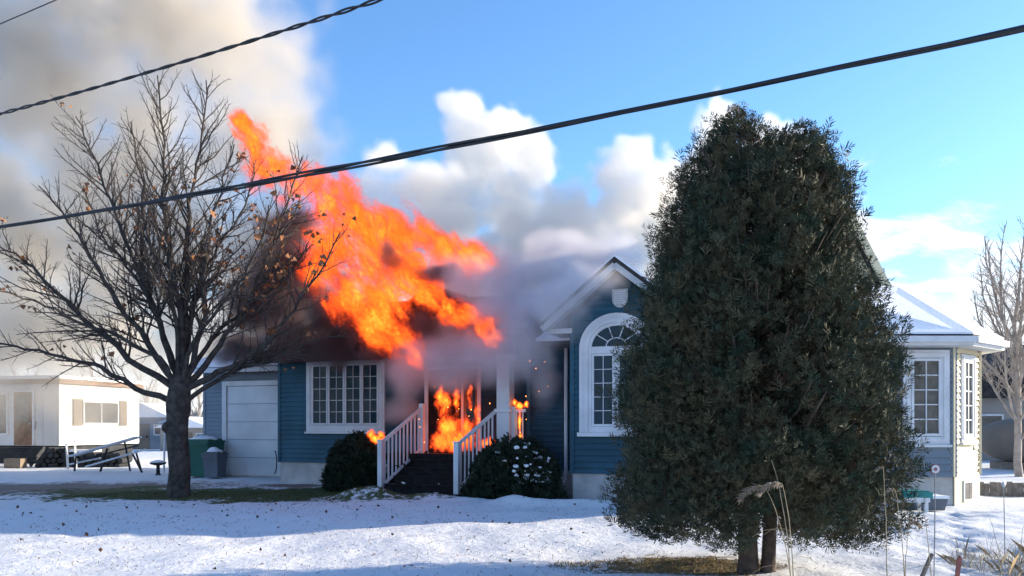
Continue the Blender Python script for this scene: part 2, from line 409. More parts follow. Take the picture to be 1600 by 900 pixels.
# --- garage wing set back at the left
wall((-3.92, 1.5), (-0.02, 1.5), 0.35, 3.35, 'siding_grey', [(-0.0 + 0.68, 3.6, 0, 2.92)], gz0=-0.2)
MB().box(-3.92, -3.78, 1.66, 8.2, -0.2, 3.35).build('wall', 'siding_grey', house)
Tg, _ = wframe((-3.92, 1.5), (-0.02, 1.5))
MB().box(0.70, 0.86, -0.06, 0.02, 0.1, 2.78, Tg).box(0.70, 3.6, -0.065, 0.02, 2.78, 2.92, Tg).box(3.44, 3.6, -0.06, 0.02, 0.1, 2.78, Tg).build('garage_door_frame', 'trim', house)
gd = MB().box(0.86, 3.44, 0.005, 0.05, 0.12, 2.78, Tg).build('garage_door', 'door_white', house)
for k in range(5):
    z0 = 0.13 + k * 0.53
    MB().box(0.87, 3.43, -0.02, 0.004, z0, z0 + 0.515, Tg).build('door_panel', 'door_white', gd)
MB().tube([Vector((-0.12, -0.06 - 0.05 * math.sin(t), 0.62 + 0.30 * math.cos(t))) + Vector((0.10 * math.sin(t), 0, 0)) for t in [math.pi * k / 10 for k in range(11)]], [0.016] * 11, 6).build('cable_loop', 'cable', house)
# --- wall to the right of the porch, with the downpipe
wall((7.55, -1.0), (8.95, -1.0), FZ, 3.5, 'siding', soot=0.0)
MB().box(7.55, 7.69, -0.86, 0.0, -0.2, 3.5).build('wall', 'siding', house)
MB().tube([(8.45, -1.07, 3.45), (8.45, -1.07, 0.42), (8.40, -1.16, 0.28), (8.24, -1.5, 0.13)], [0.042] * 4, 8).build('downpipe', 'trim', house)
# --- the front gable with the arched window
GXL, GXR, GY0 = 8.93, 10.92, -2.1; GXC = 9.92
gtop = lambda s: 3.72 + 0.86 * (1.0 - abs(s + GXL - GXC) / 1.0) + 0.08
AX, AR, AZ = 9.86 - GXL, 0.77, 3.17
def arch_op():
    ops = [(AX - AR + 0.02, AX + AR - 0.02, 1.42, AZ)]
    for k in range(8):
        z = AZ + k * 0.09; h = math.sqrt(max(0.0, 1 - ((z - AZ) / 0.70) ** 2)) * AR
        ops.append((AX - h + 0.03, AX + h - 0.03, z, z + 0.09))
    return ops
gw, TG = wall((GXL, GY0), (GXR, GY0), FZ, 3.7, 'siding', arch_op(), top=gtop)
MB().box(GXR - 0.14, GXR, GY0 + 0.15, 0.2, FZ, 3.7).build('wall', 'siding', house)
MB().box(GXL, GXL + 0.14, GY0 + 0.15, -0.9, FZ, 3.7).build('wall', 'siding', house)
MB().box(GXL, GXL + 0.16, GY0 + 0.2, -0.9, -0.2, FZ - 0.002).build('foundation', 'concrete', house); MB().box(GXR - 0.16, GXR, GY0 + 0.2, 0.2, -0.2, FZ - 0.002).build('foundation', 'concrete', house)
def arch_ring(ro, ri, zo, zi, y0, y1, n=22):
    vs = []; fs = []
    for k in range(n + 1):
        a = math.pi * k / n; c, s = math.cos(a), math.sin(a)
        for (r, zr) in ((ro, zo), (ri, zi)):
            for y in (y0, y1): vs.append((AX + r * c, y, AZ + zr * s))
    for k in range(n):
        b = 4 * k
        fs += [(b, b + 4, b + 6, b + 2), (b, b + 1, b + 5, b + 4), (b + 2, b + 6, b + 7, b + 3)]
    return vs, fs
am = MB(); vs, fs = arch_ring(0.77, 0.66, 0.70, 0.59, -0.05, 0.01); am.add(vs, fs, TG)
vs, fs = arch_ring(0.66, 0.58, 0.59, 0.51, -0.075, 0.01); am.add(vs, fs, TG); vs, fs = arch_ring(0.58, 0.51, 0.51, 0.44, -0.05, 0.01); am.add(vs, fs, TG)
for sg in (-1, 1):
    for (a, b, d) in ((0.66, 0.77, 0.05), (0.58, 0.66, 0.075), (0.51, 0.58, 0.05)):
        x0, x1 = sorted((AX + sg * a, AX + sg * b)); am.box(x0, x1, -d, 0.01, 1.46, AZ - 0.001, TG)
am.box(AX - 0.80, AX + 0.80, -0.10, 0.0, 1.38, 1.458, TG).box(AX - 0.51, AX + 0.51, -0.05, 0.01, 1.46, 1.58, TG).box(AX - 0.51, AX + 0.51, -0.055, 0.01, 3.06, 3.20, TG)
aw = am.build('arched_window', 'trim', house)
sash(TG, AX - 0.505, AX - 0.03, 1.585, 3.055, 2, 5, aw); sash(TG, AX + 0.03, AX + 0.505, 1.585, 3.055, 2, 5, aw)
MB().box(AX - 0.03, AX + 0.03, -0.055, 0.01, 1.58, 3.06, TG).build('mullion', 'trim', aw)
ANG = [0, 36, 72, 108, 144, 180]
def fan_pt(r, a, zr): return (AX + r * math.cos(R(a)), AZ + 0.03 + zr * math.sin(R(a)))
for k in range(5):                        # fan-light panes
    a0, a1 = ANG[k] + 1.5, ANG[k + 1] - 1.5
    pts = [fan_pt(0.515, a0 + (a1 - a0) * q / 4, 0.42) for q in range(5)] + [fan_pt(0.215, a1 + (a0 - a1) * q / 4, 0.175) for q in range(5)]
    MB().prism(pts, -0.022, 0.012, TG).build('pane', 'glass', aw)
MB().prism([fan_pt(0.20, 180 * q / 10, 0.16) for q in range(11)], -0.022, 0.012, TG).build('pane', 'glass', aw)
for a in ANG[1:-1]:
    p, q = fan_pt(0.2, a, 0.16), fan_pt(0.52, a, 0.43)
    MB().bar((p[0], -0.028, p[1]), (q[0], -0.028, q[1]), 0.018, 0.018, TG).build('muntin', 'trim', aw)
hub = MB()
for q in range(10):
    p, r_ = fan_pt(0.208, 18 * q, 0.168), fan_pt(0.208, 18 * (q + 1), 0.168); hub.bar((p[0], -0.028, p[1]), (r_[0], -0.028, r_[1]), 0.02, 0.02, TG)
hub.build('muntin', 'trim', aw)
# gable vent: round-bottomed louvre
vx = GXC - GXL + 0.02
outl = [(vx - 0.16, 4.34), (vx + 0.16, 4.34)] + [(vx + 0.16 * math.cos(R(a)), 4.14 - 0.17 * math.sin(R(a))) for a in range(0, 181, 20)]
vent = MB().prism(outl[::-1], -0.05, 0.0, TG).build('gable_vent', 'soffit', house)
for k in range(6): MB().box(vx - 0.12, vx + 0.12, -0.062, -0.052, 4.05 + k * 0.045, 4.075 + k * 0.045, TG).build('louvre', 'trim', vent)
# --- roofs
def slab(pts, t, name, m, parent=house):  # roof slab from a 3-D polygon, thickened downwards along z
    n = len(pts); vs = [Vector(p) for p in pts] + [Vector(p) - Vector((0, 0, t)) for p in pts]
    fs = [tuple(range(n)), tuple(range(2 * n - 1, n - 1, -1))] + [(i, i + n, (i + 1) % n + n, (i + 1) % n) for i in range(n)]
    return MB().add(vs, fs).build(name, m, parent)
def snow_on(pts, t, parent, inset=0.0):
    return slab([Vector(p) + Vector((0, 0, t + 0.004)) for p in pts], t, 'roof_snow', 'snow', parent)
# gable roof over the arched window
def gable_roof(xc, half, ze, za, y0, y1, snow_right=True):
    Lp = [(xc - half, y0, ze), (xc, y0, za), (xc, y1, za), (xc - half, y1, ze)]
    Rp = [(xc, y0, za - 0.003), (xc + half, y0, ze), (xc + half, y1, ze), (xc, y1, za - 0.003)]
    a = slab(Lp, 0.09, 'roof', 'shingle'); b = slab(Rp, 0.09, 'roof', 'shingle')
    if snow_right: snow_on([Rp[0], Rp[1], Rp[2], Rp[3]], 0.05, b); snow_on(Lp, 0.025, a)
    # white rake boards, smoke haze painted in as grey, under front edge, and soffit
    for sg in (-1, 1):
        e0 = Vector((xc, y0 + 0.02, za - 0.16)); e1 = Vector((xc + sg * half, y0 + 0.02, ze - 0.16))
        MB().bar(e0, e1, 0.035, 0.13).build('rake_board', 'soffit', house)
        MB().add([(xc, y0 + 0.045, za - 0.17), (xc + sg * half, y0 + 0.045, ze - 0.17), (xc + sg * half, y0 + 0.40, ze - 0.17), (xc, y0 + 0.40, za - 0.17),
                  (xc, y0 + 0.045, za - 0.12), (xc + sg * half, y0 + 0.045, ze - 0.12), (xc + sg * half, y0 + 0.40, ze - 0.12), (xc, y0 + 0.40, za - 0.12)],
                 [(0, 1, 2, 3), (4, 7, 6, 5), (0, 4, 5, 1), (1, 5, 6, 2), (2, 6, 7, 3), (3, 7, 4, 0)]).build('soffit', 'soffit', house)
gable_roof(GXC, 1.52, 3.72, 4.93, -2.5, 2.5)
MB().box(8.42, 8.93, -2.15, -2.08, 3.50, 3.60).box(8.42, 8.46, -2.08, -1.0, 3.50, 3.62).build('eave_return', 'trim', house)
# main roof: charred over the left half, snowed over on the right
RZ, RY = 5.35, 3.6
FL = [(-0.45, -0.5, 3.42), (7.9, -0.5, 3.42), (7.9, RY, RZ), (-0.45, RY, RZ)]
slab(FL, 0.16, 'roof', 'char'); slab([(-0.45, RY, RZ - 0.003), (7.9, RY, RZ - 0.003), (7.9, 8.0, 3.4), (-0.45, 8.0, 3.4)], 0.16, 'roof', 'char')
for k in range(14):                        # rafters laid bare by the fire, standing proud of the burnt deck
    x = 0.1 + k * 0.56 + rng.uniform(-0.05, 0.05); t0, t1 = rng.uniform(0.0, 0.25), rng.uniform(0.7, 1.0)
    a = Vector((x, -0.5 + 4.1 * t0, 3.42 + 1.93 * t0 + 0.09)); b = Vector((x + rng.uniform(-0.1, 0.1), -0.5 + 4.1 * t1, 3.42 + 1.93 * t1 + 0.09))
    MB().bar(a, b, 0.05, 0.14).build('rafter', 'char', house)
MB().box(-0.45, 4.0, -0.56, -0.502, 3.24, 3.40).build('fascia', 'char', house)
FR = [(7.905, -1.5, 3.42), (15.0, -1.0, 3.42), (15.0, RY, RZ), (7.905, RY, RZ)]
rr = slab(FR, 0.16, 'roof', 'shingle'); snow_on(FR, 0.06, rr)
slab([(7.905, RY, RZ - 0.003), (15.0, RY, RZ - 0.003), (15.0, 8.0, 3.4), (7.905, 8.0, 3.4)], 0.16, 'roof', 'shingle')
# garage roof
gr1 = slab([(-4.3, 1.05, 3.32), (-0.46, 1.05, 3.32), (-0.46, 4.6, 4.7), (-4.3, 4.6, 4.7)], 0.14, 'roof', 'shingle')
snow_on([(-4.3, 1.05, 3.32), (-0.46, 1.05, 3.32), (-0.46, 4.6, 4.7), (-4.3, 4.6, 4.7)], 0.06, gr1)
slab([(-4.3, 4.6, 4.697), (-0.46, 4.6, 4.697), (-0.46, 8.3, 3.3), (-4.3, 8.3, 3.3)], 0.14, 'roof', 'shingle')
MB().box(-4.3, -0.46, 1.0, 1.048, 3.16, 3.30).build('fascia', 'trim', house)
# back and right closing walls
MB().box(-3.78, 15.0, 8.0, 8.14, -0.2, 3.4).build('wall', 'siding', house)
MB().box(10.93, 14.9, -0.5, -0.36, FZ, 3.42).build('wall', 'siding', house)
MB().box(10.93, 14.9, -0.48, -0.3, -0.3, FZ - 0.002).build('foundation', 'concrete', house)
MB().box(14.8, 14.94, -0.35, 7.99, -0.3, 3.4).build('wall', 'siding_cream', house)
MB().prism([(0, 3.4), (8.0, 3.4), (4.0, RZ - 0.1)], 14.79, 14.93, Matrix(((0, 1, 0, 0), (1, 0, 0, 0), (0, 0, 1, 0), (0, 0, 0, 1)))).build('wall', 'siding_cream', house)
# --- porch: floor, gable roof with burning rake, post, steps, railings
MB().box(4.1, 7.54, -1.40, -0.03, 0.80, 0.95).build('porch_floor', 'char', house)
MB().box(4.15, 7.5, -1.32, -1.25, -0.2, 0.80).build('porch_skirt', 'char', house)
PXC = 5.45
for sg in (-1, 1):
    pts = [(PXC, -1.75, 4.80), (PXC + sg * 1.98, -1.75, 3.52), (PXC + sg * 1.98, 0.6, 3.52), (PXC, 2.2, 4.80)]
    if sg < 0: pts = pts[::-1]
    slab(pts, 0.10, 'roof', 'char')
    MB().bar((PXC, -1.72, 4.60), (PXC + sg * 1.98, -1.72, 3.34), 0.04, 0.17).build('rake_board', 'char', house)
MB().prism([(PXC - 1.75, 3.36), (PXC + 1.75, 3.36), (PXC, 4.55)], -1.45, -1.40).build('porch_gable', 'char', house)
MB().box(3.55, 7.35, -1.46, -1.34, 3.18, 3.355).build('porch_beam', 'char', house)
post = MB().box(6.98, 7.28, -1.50, -1.20, 0.951, 3.178).build('porch_post', 'trim', house)
for za_, zb_ in ((0.952, 1.10), (1.90, 1.97), (3.04, 3.176)): MB().box(6.94, 7.32, -1.54, -1.16, za_, zb_).build('post_collar', 'trim', post)
NST = 5
for k in range(NST):                       # steps go back and a little to the right
    z = 0.14 + k * 0.17; y0 = -2.55 + k * 0.24; xs = 0.10 * k
    MB().box(4.55 + xs, 6.55 + xs, y0, -1.33, z - 0.17, z - 0.032).box(4.52 + xs, 6.58 + xs, y0 - 0.03, y0 + 0.27, z - 0.03, z).build('step', 'char', house)
def railing(b, t, base_b, base_t, n, top_post=True):
    b, t = Vector(b), Vector(t)            # hand-rail end points
    r = MB().bar(b, t, 0.055, 0.07).build('railing', 'trim', house)
    lo0, lo1 = Vector((b.x, b.y, base_b + 0.16)), Vector((t.x, t.y, base_t + 0.10))
    MB().bar(lo0, lo1, 0.045, 0.05).build('bottom_rail', 'trim', r)
    for k in range(1, n):
        f = k / n; p = lo0.lerp(lo1, f); q = b.lerp(t, f)
        MB().bar(p + Vector((0, 0, 0.026)), q - Vector((0, 0, 0.036)), 0.032, 0.032).build('baluster', 'trim', r)
    MB().box(b.x - 0.055, b.x + 0.055, b.y - 0.055, b.y + 0.055, -0.05, b.z + 0.06).box(b.x - 0.07, b.x + 0.07, b.y - 0.07, b.y + 0.07, b.z + 0.061, b.z + 0.085).build('newel_post', 'trim', r)
    if top_post: MB().box(t.x - 0.055, t.x + 0.055, t.y - 0.055, t.y + 0.055, 0.95, t.z + 0.10).build('newel_post', 'trim', r)
    return r
railing((4.46, -2.22, 1.20), (4.85, -1.0, 2.02), 0.05, 0.98, 11)
railing((6.45, -2.42, 1.18), (6.95, -1.45, 1.93), 0.05, 0.98, 10, False)
railing((7.33, -1.36, 1.93), (7.62, -1.36, 1.93), 0.95, 0.95, 4, False)
# ------------------------------------------------------------------ eight-sided sunroom at the right end
def WL(X, Y, z=0.0):
    x, y = hloc(X, Y); return (x, y, z)
BP = [(6.35, 16.55), (7.02, 15.86), (8.42, 15.86), (9.36, 16.68), (9.6, 19.8)]
BL = [WL(*p)[:2] for p in BP]
wall(BL[0], BL[1], FZ, 3.24, 'siding_grey')
bw, TB = wall(BL[1], BL[2], FZ, 3.24, 'siding_grey', [(0.42, 1.30, 1.2, 3.06)])
wf, TF = wall(BL[2], BL[3], FZ, 3.24, 'siding_cream', [(0.27, 0.97, 1.2, 3.0)])
wall(BL[3], BL[4], FZ, 3.24, 'siding_cream')
b1 = casing(TB, 0.42, 1.30, 1.24, 3.04, 0.15); sash(TB, 0.575, 1.145, 1.40, 2.88, 2, 5, b1, 'glass_grey', fr=0.05, mun=0.02)
b2 = casing(TF, 0.28, 0.96, 1.28, 2.98, 0.11); sash(TF, 0.395, 0.845, 1.40, 2.86, 2, 5, b2, 'glass_grey', fr=0.04, mun=0.02)
for k in range(24):                        # toothed edge of the corner boards
    for s in (0.06, 1.14):
        MB().box(s, s + 0.03, -0.045, -0.025, FZ + 0.06 + k * 0.108, FZ + 0.095 + k * 0.108, TF).build('corner_tooth', 'tan', wf)
MB().box(0.0, 1.24, -0.02, 0.0, -0.3, FZ - 0.01, TF).build('foundation_render', 'siding_cream', house)
bw2 = MB().box(0.38, 0.82, -0.05, 0.01, 0.12, 0.54, TF).build('basement_window', 'trim', house)
MB().box(0.43, 0.59, -0.056, -0.051, 0.17, 0.49, TF).build('pane', 'glass_grey', bw2); MB().box(0.61, 0.77, -0.056, -0.051, 0.17, 0.49, TF).build('pane', 'glass_grey', bw2)
# its hipped roof
ap = WL(8.45, 18.2, 4.60); rid = WL(5.4, 17.4, 4.62)
EV = [(5.2, 15.9), (6.85, 15.46), (8.57, 15.46), (9.76, 16.5), (10.1, 20.2)]
E3 = [WL(x, y, 3.30) for x, y in EV]; bk = WL(8.6, 20.6, 4.3)
def facet(pts):
    o = slab(pts, 0.03, 'roof', 'shingle'); 
    snow_on(pts, 0.035, o); return o
facet([E3[0], E3[1], rid]); facet([E3[1], E3[2], ap, rid]); facet([E3[2], E3[3], ap]); facet([E3[3], E3[4], bk, ap])
for a, b in ((E3[0], E3[1]), (E3[1], E3[2]), (E3[2], E3[3]), (E3[3], E3[4])):
    T, L = wframe(a, b)
    MB().box(0.0, L, -0.012, 0.03, 3.10, 3.265, T).build('fascia', 'trim', house)
    MB().box(0.0, L, -0.10, -0.013, 3.15, 3.26, T).build('gutter', 'trim', house)
n = len(E3)
MB().add([(p[0], p[1], 3.10) for p in E3] + [WL(6.0, 19.0, 3.10)] + [(p[0], p[1], 3.085) for p in E3] + [WL(6.0, 19.0, 3.085)],
         [tuple(range(6)), tuple(range(11, 5, -1))] + [(i, i + 6, (i + 1) % 6 + 6, (i + 1) % 6) for i in range(6)]).build('soffit', 'soffit', house)
# the tall gable that shows behind the cedar
gA, gB, gC = (5.95, 18.6), (7.12, 18.6), (8.29, 18.6)
TT, LL = wframe(WL(*gA)[:2], WL(*gC)[:2])
wall(WL(*gA)[:2], WL(*gC)[:2], 3.6, 4.6, 'siding_cream', top=lambda s: 4.45 + 2.35 * (1 - abs(s - LL / 2) / (LL / 2)), found=False, corner=False)
for sg in (0, 1):
    e = 0.0 if sg == 0 else LL
    o_ = -0.14 if sg == 0 else 0.14
    MB().add([(LL / 2, -0.25, 6.95), (e + o_, -0.25, 4.42), (e + o_, 3.2, 4.42), (LL / 2, 3.2, 6.95), (LL / 2, -0.25, 6.83), (e + o_ * 0.2, -0.25, 4.42), (e + o_ * 0.2, 3.2, 4.42), (LL / 2, 3.2, 6.83)],
             [(0, 1, 2, 3), (4, 7, 6, 5), (0, 4, 5, 1), (1, 5, 6, 2), (2, 6, 7, 3), (3, 7, 4, 0)], TT).build('roof', 'shingle', house)
    MB().bar((LL / 2, -0.27, 6.88), (e + o_ * 0.7, -0.27, 4.42), 0.06, 0.16, TT).build('rake_board', 'siding_cream', house)

# ------------------------------------------------------------------ bare trees
class TreeMesh:
    """collects tapered tubes with numpy, n-sided"""
    def __init__(s): s.V = []; s.F = []; s.n = 0
    def tube(s, pts, rads, n):
        pts = np.asarray(pts, float); k = len(pts)
        d = np.gradient(pts, axis=0); d /= np.linalg.norm(d, axis=1, keepdims=True) + 1e-9
        ref = np.array([0.3, 0.9, 0.1]); x = ref - d * (d @ ref)[:, None]; x /= np.linalg.norm(x, axis=1, keepdims=True) + 1e-9
        y = np.cross(d, x); a = np.arange(n) * 2 * np.pi / n
        ring = pts[:, None, :] + (x[:, None, :] * np.cos(a)[None, :, None] + y[:, None, :] * np.sin(a)[None, :, None]) * np.asarray(rads)[:, None, None]
        idx = s.n + np.arange(k * n).reshape(k, n); nx = np.roll(idx, -1, axis=1)
        s.V.append(ring.reshape(-1, 3)); s.F.append(np.stack([idx[:-1], nx[:-1], nx[1:], idx[1:]], -1).reshape(-1, 4)); s.n += k * n
    def build(s, name, m, parent): return np_mesh(name, np.concatenate(s.V), np.concatenate(s.F), m, parent, smooth=True)
def unit(v): return v / (np.linalg.norm(v) + 1e-9)
def rnd_perp(d, r):
    a = r.normal(size=3); a -= d * (a @ d); return unit(a)
def grow(tm, tw, pts, r0, r1, level, r, tips, dens=1.0, up=0.15, lim=3):
    """side branches along a finished limb"""
    pts = np.asarray(pts); seg = np.linalg.norm(np.diff(pts, axis=0), axis=1); L = seg.sum(); cum = np.concatenate([[0], np.cumsum(seg)])
    step = {0: 0.10, 1: 0.10, 2: 0.095}[level] / dens
    t = L * (0.22 if level == 0 else 0.15) + r.random() * step
    while t < L * 0.98:
        i = min(np.searchsorted(cum, t) - 1, len(pts) - 2); f = (t - cum[i]) / seg[i]
        p = pts[i] * (1 - f) + pts[i + 1] * f; d = unit(pts[i + 1] - pts[i]); rad = (r0 + (r1 - r0) * t / L)
        q = unit(d * r.uniform(0.55, 1.0) + rnd_perp(d, r) * r.uniform(0.5, 0.95) + np.array([0, 0, up]))
        l = {0: 0.42, 1: 0.46, 2: 0.5}[level] * (L - t * 0.72) * r.uniform(0.45, 1.0)
        l = min(l, {0: 2.3, 1: 1.0, 2: 0.45}[level])
        if l > 0.10:
            k = 5 if level == 0 else 4 if level == 1 else 3
            bp = [p]; dd = q
            for _ in range(k):
                dd = unit(dd + r.normal(size=3) * 0.13 + np.array([0, 0, 0.05])); bp.append(bp[-1] + dd * l / k)
            br = max(0.0055, min(rad * 0.62, l * 0.012 + 0.004)); rr = np.linspace(br, max(0.0038, br * 0.3), k + 1)
            (tm if level == 0 else tw).tube(bp, rr, 5 if level == 0 else 3)
            if level + 1 < lim: grow(tm, tw, bp, br, br * 0.3, level + 1, r, tips, dens, up, lim)
            tips.append((bp[-1], dd))
        t += step * r.uniform(0.6, 1.5)
def resample(ctrl, n, jit, r):
    c = np.asarray(ctrl, float); tt = np.linspace(0, len(c) - 1, n); out = []
    for t in tt:
        i = min(int(t), len(c) - 2); f = t - i
        p0, p1, p2, p3 = c[max(i - 1, 0)], c[i], c[i + 1], c[min(i + 2, len(c) - 1)]
        out.append(0.5 * ((2 * p1) + (-p0 + p2) * f + (2 * p0 - 5 * p1 + 4 * p2 - p3) * f * f + (-p0 + 3 * p1 - 3 * p2 + p3) * f ** 3))
    out = np.array(out); out[1:-1] += r.normal(size=(n - 2, 3)) * jit
    return out
TD = 18.1
tr = np.random.default_rng(5)
LIMBS = [  # bearing polyline in photo pixels, final depth offset, base radius
    ([(272, 630), (215, 605), (150, 572), (90, 557), (20, 538), (-50, 525)], -0.6, 0.105),
    ([(274, 618), (205, 560), (135, 500), (75, 440), (20, 398), (-30, 372)], 0.9, 0.12),
    ([(274, 602), (235, 545), (185, 478), (150, 415), (105, 345), (60, 290)], -1.2, 0.11),
    ([(278, 596), (262, 545), (238, 478), (205, 400), (180, 325), (142, 240), (118, 182)], 0.8, 0.11),
    ([(283, 590), (284, 505), (268, 420), (258, 330), (256, 250), (246, 118)], -0.4, 0.13),
    ([(286, 590), (292, 490), (290, 400), (296, 310), (312, 225), (322, 125)], 0.6, 0.12),
    ([(288, 596), (313, 520), (320, 440), (326, 370), (346, 295), (366, 225)], -0.9, 0.10),
    ([(290, 602), (330, 560), (372, 500), (408, 430), (440, 345), (472, 245)], 1.0, 0.11),
    ([(292, 610), (340, 582), (400, 548), (452, 492), (500, 424), (532, 362)], -0.7, 0.11),
    ([(291, 632), (330, 602), (380, 574), (440, 548), (500, 532), (545, 520)], 0.5, 0.085),
    ([(284, 598), (250, 560), (190, 530), (120, 500), (50, 470), (0, 455)], -2.0, 0.085),
    ([(284, 594), (300, 540), (350, 470), (400, 400), (420, 320)], -2.2, 0.08),
    ([(280, 598), (255, 520), (215, 440), (160, 370), (130, 290)], 2.3, 0.085),
    ([(286, 592), (330, 530), (390, 480), (450, 430), (480, 380)], 2.2, 0.085),
    ([(282, 592), (270, 480), (232, 380), (220, 280), (205, 190)], -1.6, 0.075),
    ([(288, 592), (305, 470), (340, 390), (385, 320), (400, 250)], 1.6, 0.075)]
maple = empty('maple_tree', (PX(280, 780, TD).x, TD, gz(PX(280, 780, TD).x, TD)))
tag(maple, 'large bare maple with a few brown leaves on the left lawn', 'tree')
mo = np.array(maple.location)
tm, tw, tips = TreeMesh(), TreeMesh(), []
tk = [np.array(PX(280, 796, TD)), np.array(PX(280, 770, TD)), np.array(PX(279, 700, TD)), np.array(PX(277, 655, TD)), np.array(PX(280, 625, TD)), np.array(PX(284, 588, TD))]
tkp = resample(tk, 14, 0.012, tr)
trm = TreeMesh(); trm.tube(tkp - mo, np.interp(np.linspace(0, 1, 14), [0, 0.1, 0.3, 0.65, 0.72, 0.8, 1], [0.33, 0.26, 0.225, 0.23, 0.27, 0.25, 0.20]) , 16)
for a in (2.6, 0.3):                        # burrs below the fork
    c = np.array(PX(276, 668, TD)) - mo + np.array([math.cos(a) * 0.2, -0.12, 0.0]); trm.tube([c - [0, 0, 0.12], c - [0, 0, 0.05], c + [0, 0, 0.05], c + [0, 0, 0.12]], [0.03, 0.10, 0.10, 0.03], 8)
trm.build('trunk', 'bark', maple)
for k, (pl, dy, r0) in enumerate(LIMBS):
    n = len(pl); ctrl = [np.array(PX(x, y, TD + dy * (i / (n - 1)) ** 1.3)) - mo for i, (x, y) in enumerate(pl)]
    ctrl[0] = np.array(PX(282, 612 if k not in (0, 9) else 632, TD)) - mo
    pts = resample(ctrl, 20, 0.028, tr)
    r0 *= 0.74; tm.tube(pts, np.linspace(r0 ** 0.6, 0.012 ** 0.6, 20) ** (1 / 0.6), 8)
    grow(tm, tw, pts, r0, 0.014, 0, tr, tips, 1.0)
tm.build('branches', 'bark', maple); tag(tw.build('twigs', 'twig', maple), kind='stuff')
def leaf_quads(pts, size, r, curl=0.35):
    """folded leaves: two quads each hinged on the midrib"""
    n = len(pts); d = r.normal(size=(n, 3)); d[:, 2] -= 0.6; d /= np.linalg.norm(d, axis=1, keepdims=True)
    q = r.normal(size=(n, 3)); q -= d * np.sum(q * d, 1, keepdims=True); q /= np.linalg.norm(q, axis=1, keepdims=True); nn = np.cross(d, q)
    s = size * r.uniform(0.6, 1.3, size=(n, 1))
    a = pts; b = pts + d * s; e1 = pts + d * s * 0.45 + q * s * 0.42 + nn * s * curl; e2 = pts + d * s * 0.5 - q * s * 0.42 + nn * s * curl
    V = np.stack([a, e1, b, e2], 1).reshape(-1, 3); i = np.arange(n)[:, None] * 4
    return V, np.concatenate([np.concatenate([i, i + 1, i + 2], 1), np.concatenate([i, i + 2, i + 3], 1)])
tp = np.array([t[0] for t in tips])
pxs = (tp[:, 0] + mo[0]) / (tp[:, 1] + mo[1]) * FPX + 800; pzs = HOR - (tp[:, 2] + mo[2] - CZ) / (tp[:, 1] + mo[1]) * FPX
pr = 0.006 + 0.13 * np.exp(-((pxs - 440) / 95) ** 2 - ((pzs - 390) / 110) ** 2) + 0.008 * (pzs > 250)
sel = np.where(tr.random(len(tp)) < pr * 0.95)[0]
lp = np.concatenate([tp[sel] + tr.normal(size=(len(sel), 3)) * 0.05 for _ in range(3)])
V, F = leaf_quads(lp, 0.13, tr); tag(np_mesh('dry_leaves', V, F, 'dry_leaf', maple), kind='stuff')

def bare_tree(name, h, spread, seed, m, nl=11, lim=2, dens=0.6, r0=0.16):
    r = np.random.default_rng(seed); root = empty(name); a, b = TreeMesh(), TreeMesh(); tips = []
    tz = np.linspace(0, h * 0.62, 10); tp_ = np.stack([np.cumsum(r.normal(size=10) * 0.03), np.cumsum(r.normal(size=10) * 0.03), tz], 1)
    t = TreeMesh(); t.tube(tp_, np.linspace(r0, r0 * 0.4, 10), 8); t.build('trunk', m, root)
    for k in range(nl):
        f = 0.32 + 0.66 * k / nl; i = int(f * 9); p = tp_[i]; az = k * 2.4 + r.uniform(-0.4, 0.4)
        l = h * r.uniform(0.34, 0.5); pts = [p]; d = unit(np.array([math.cos(az) * spread, math.sin(az) * spread, 0.9]))
        for _ in range(7): d = unit(d + np.array([0, 0, 0.10]) + r.normal(size=3) * 0.08); pts.append(pts[-1] + d * l / 7)
        a.tube(pts, np.linspace(r0 * 0.42, 0.012, 8), 5); grow(a, b, pts, r0 * 0.42, 0.012, 0, r, tips, dens, 0.2, lim)
    a.build('branches', m, root); tag(b.build('twigs', m, root), kind='stuff')
    return root
nt1 = bare_tree('bare_tree', 8.6, 0.62, 3, 'pale_bark', 22, 3, 1.1, 0.12)
nt1.location = (15.2, 25.0, -0.1); tag(nt1, 'pale bare tree beside the neighbouring house at the right edge', 'tree')
FARL = ['bare background tree farthest to the left, beyond the trailer', 'bare background tree rising straight above the trailer window', 'bare background tree between the trailer and the maple trunk', 'bare background tree just left of the garage corner',
        'bare far tree behind the sunroom roof, left of the pale tree']
nt2 = bare_tree('bare_tree', 9.5, 0.6, 8, 'pale_bark', 10, 2, 0.55, 0.17)
for k, (px, D, sc, rz_) in enumerate(((40, 62, 0.8, 0.3), (150, 66, 0.95, 1.9), (228, 70, 0.85, 3.1), (308, 64, 0.75, 4.4), (1478, 62, 1.1, 5.2))):
    o = nt2 if k == 0 else copy_tree(nt2)
    x = (px - 800) / FPX * D; o.location = (x, D, gz(x, D) - 0.1); o.scale = (sc,) * 3; o.rotation_euler = (0, 0, rz_)
    tag(o, FARL[k], 'tree', 'bare trees in the background')

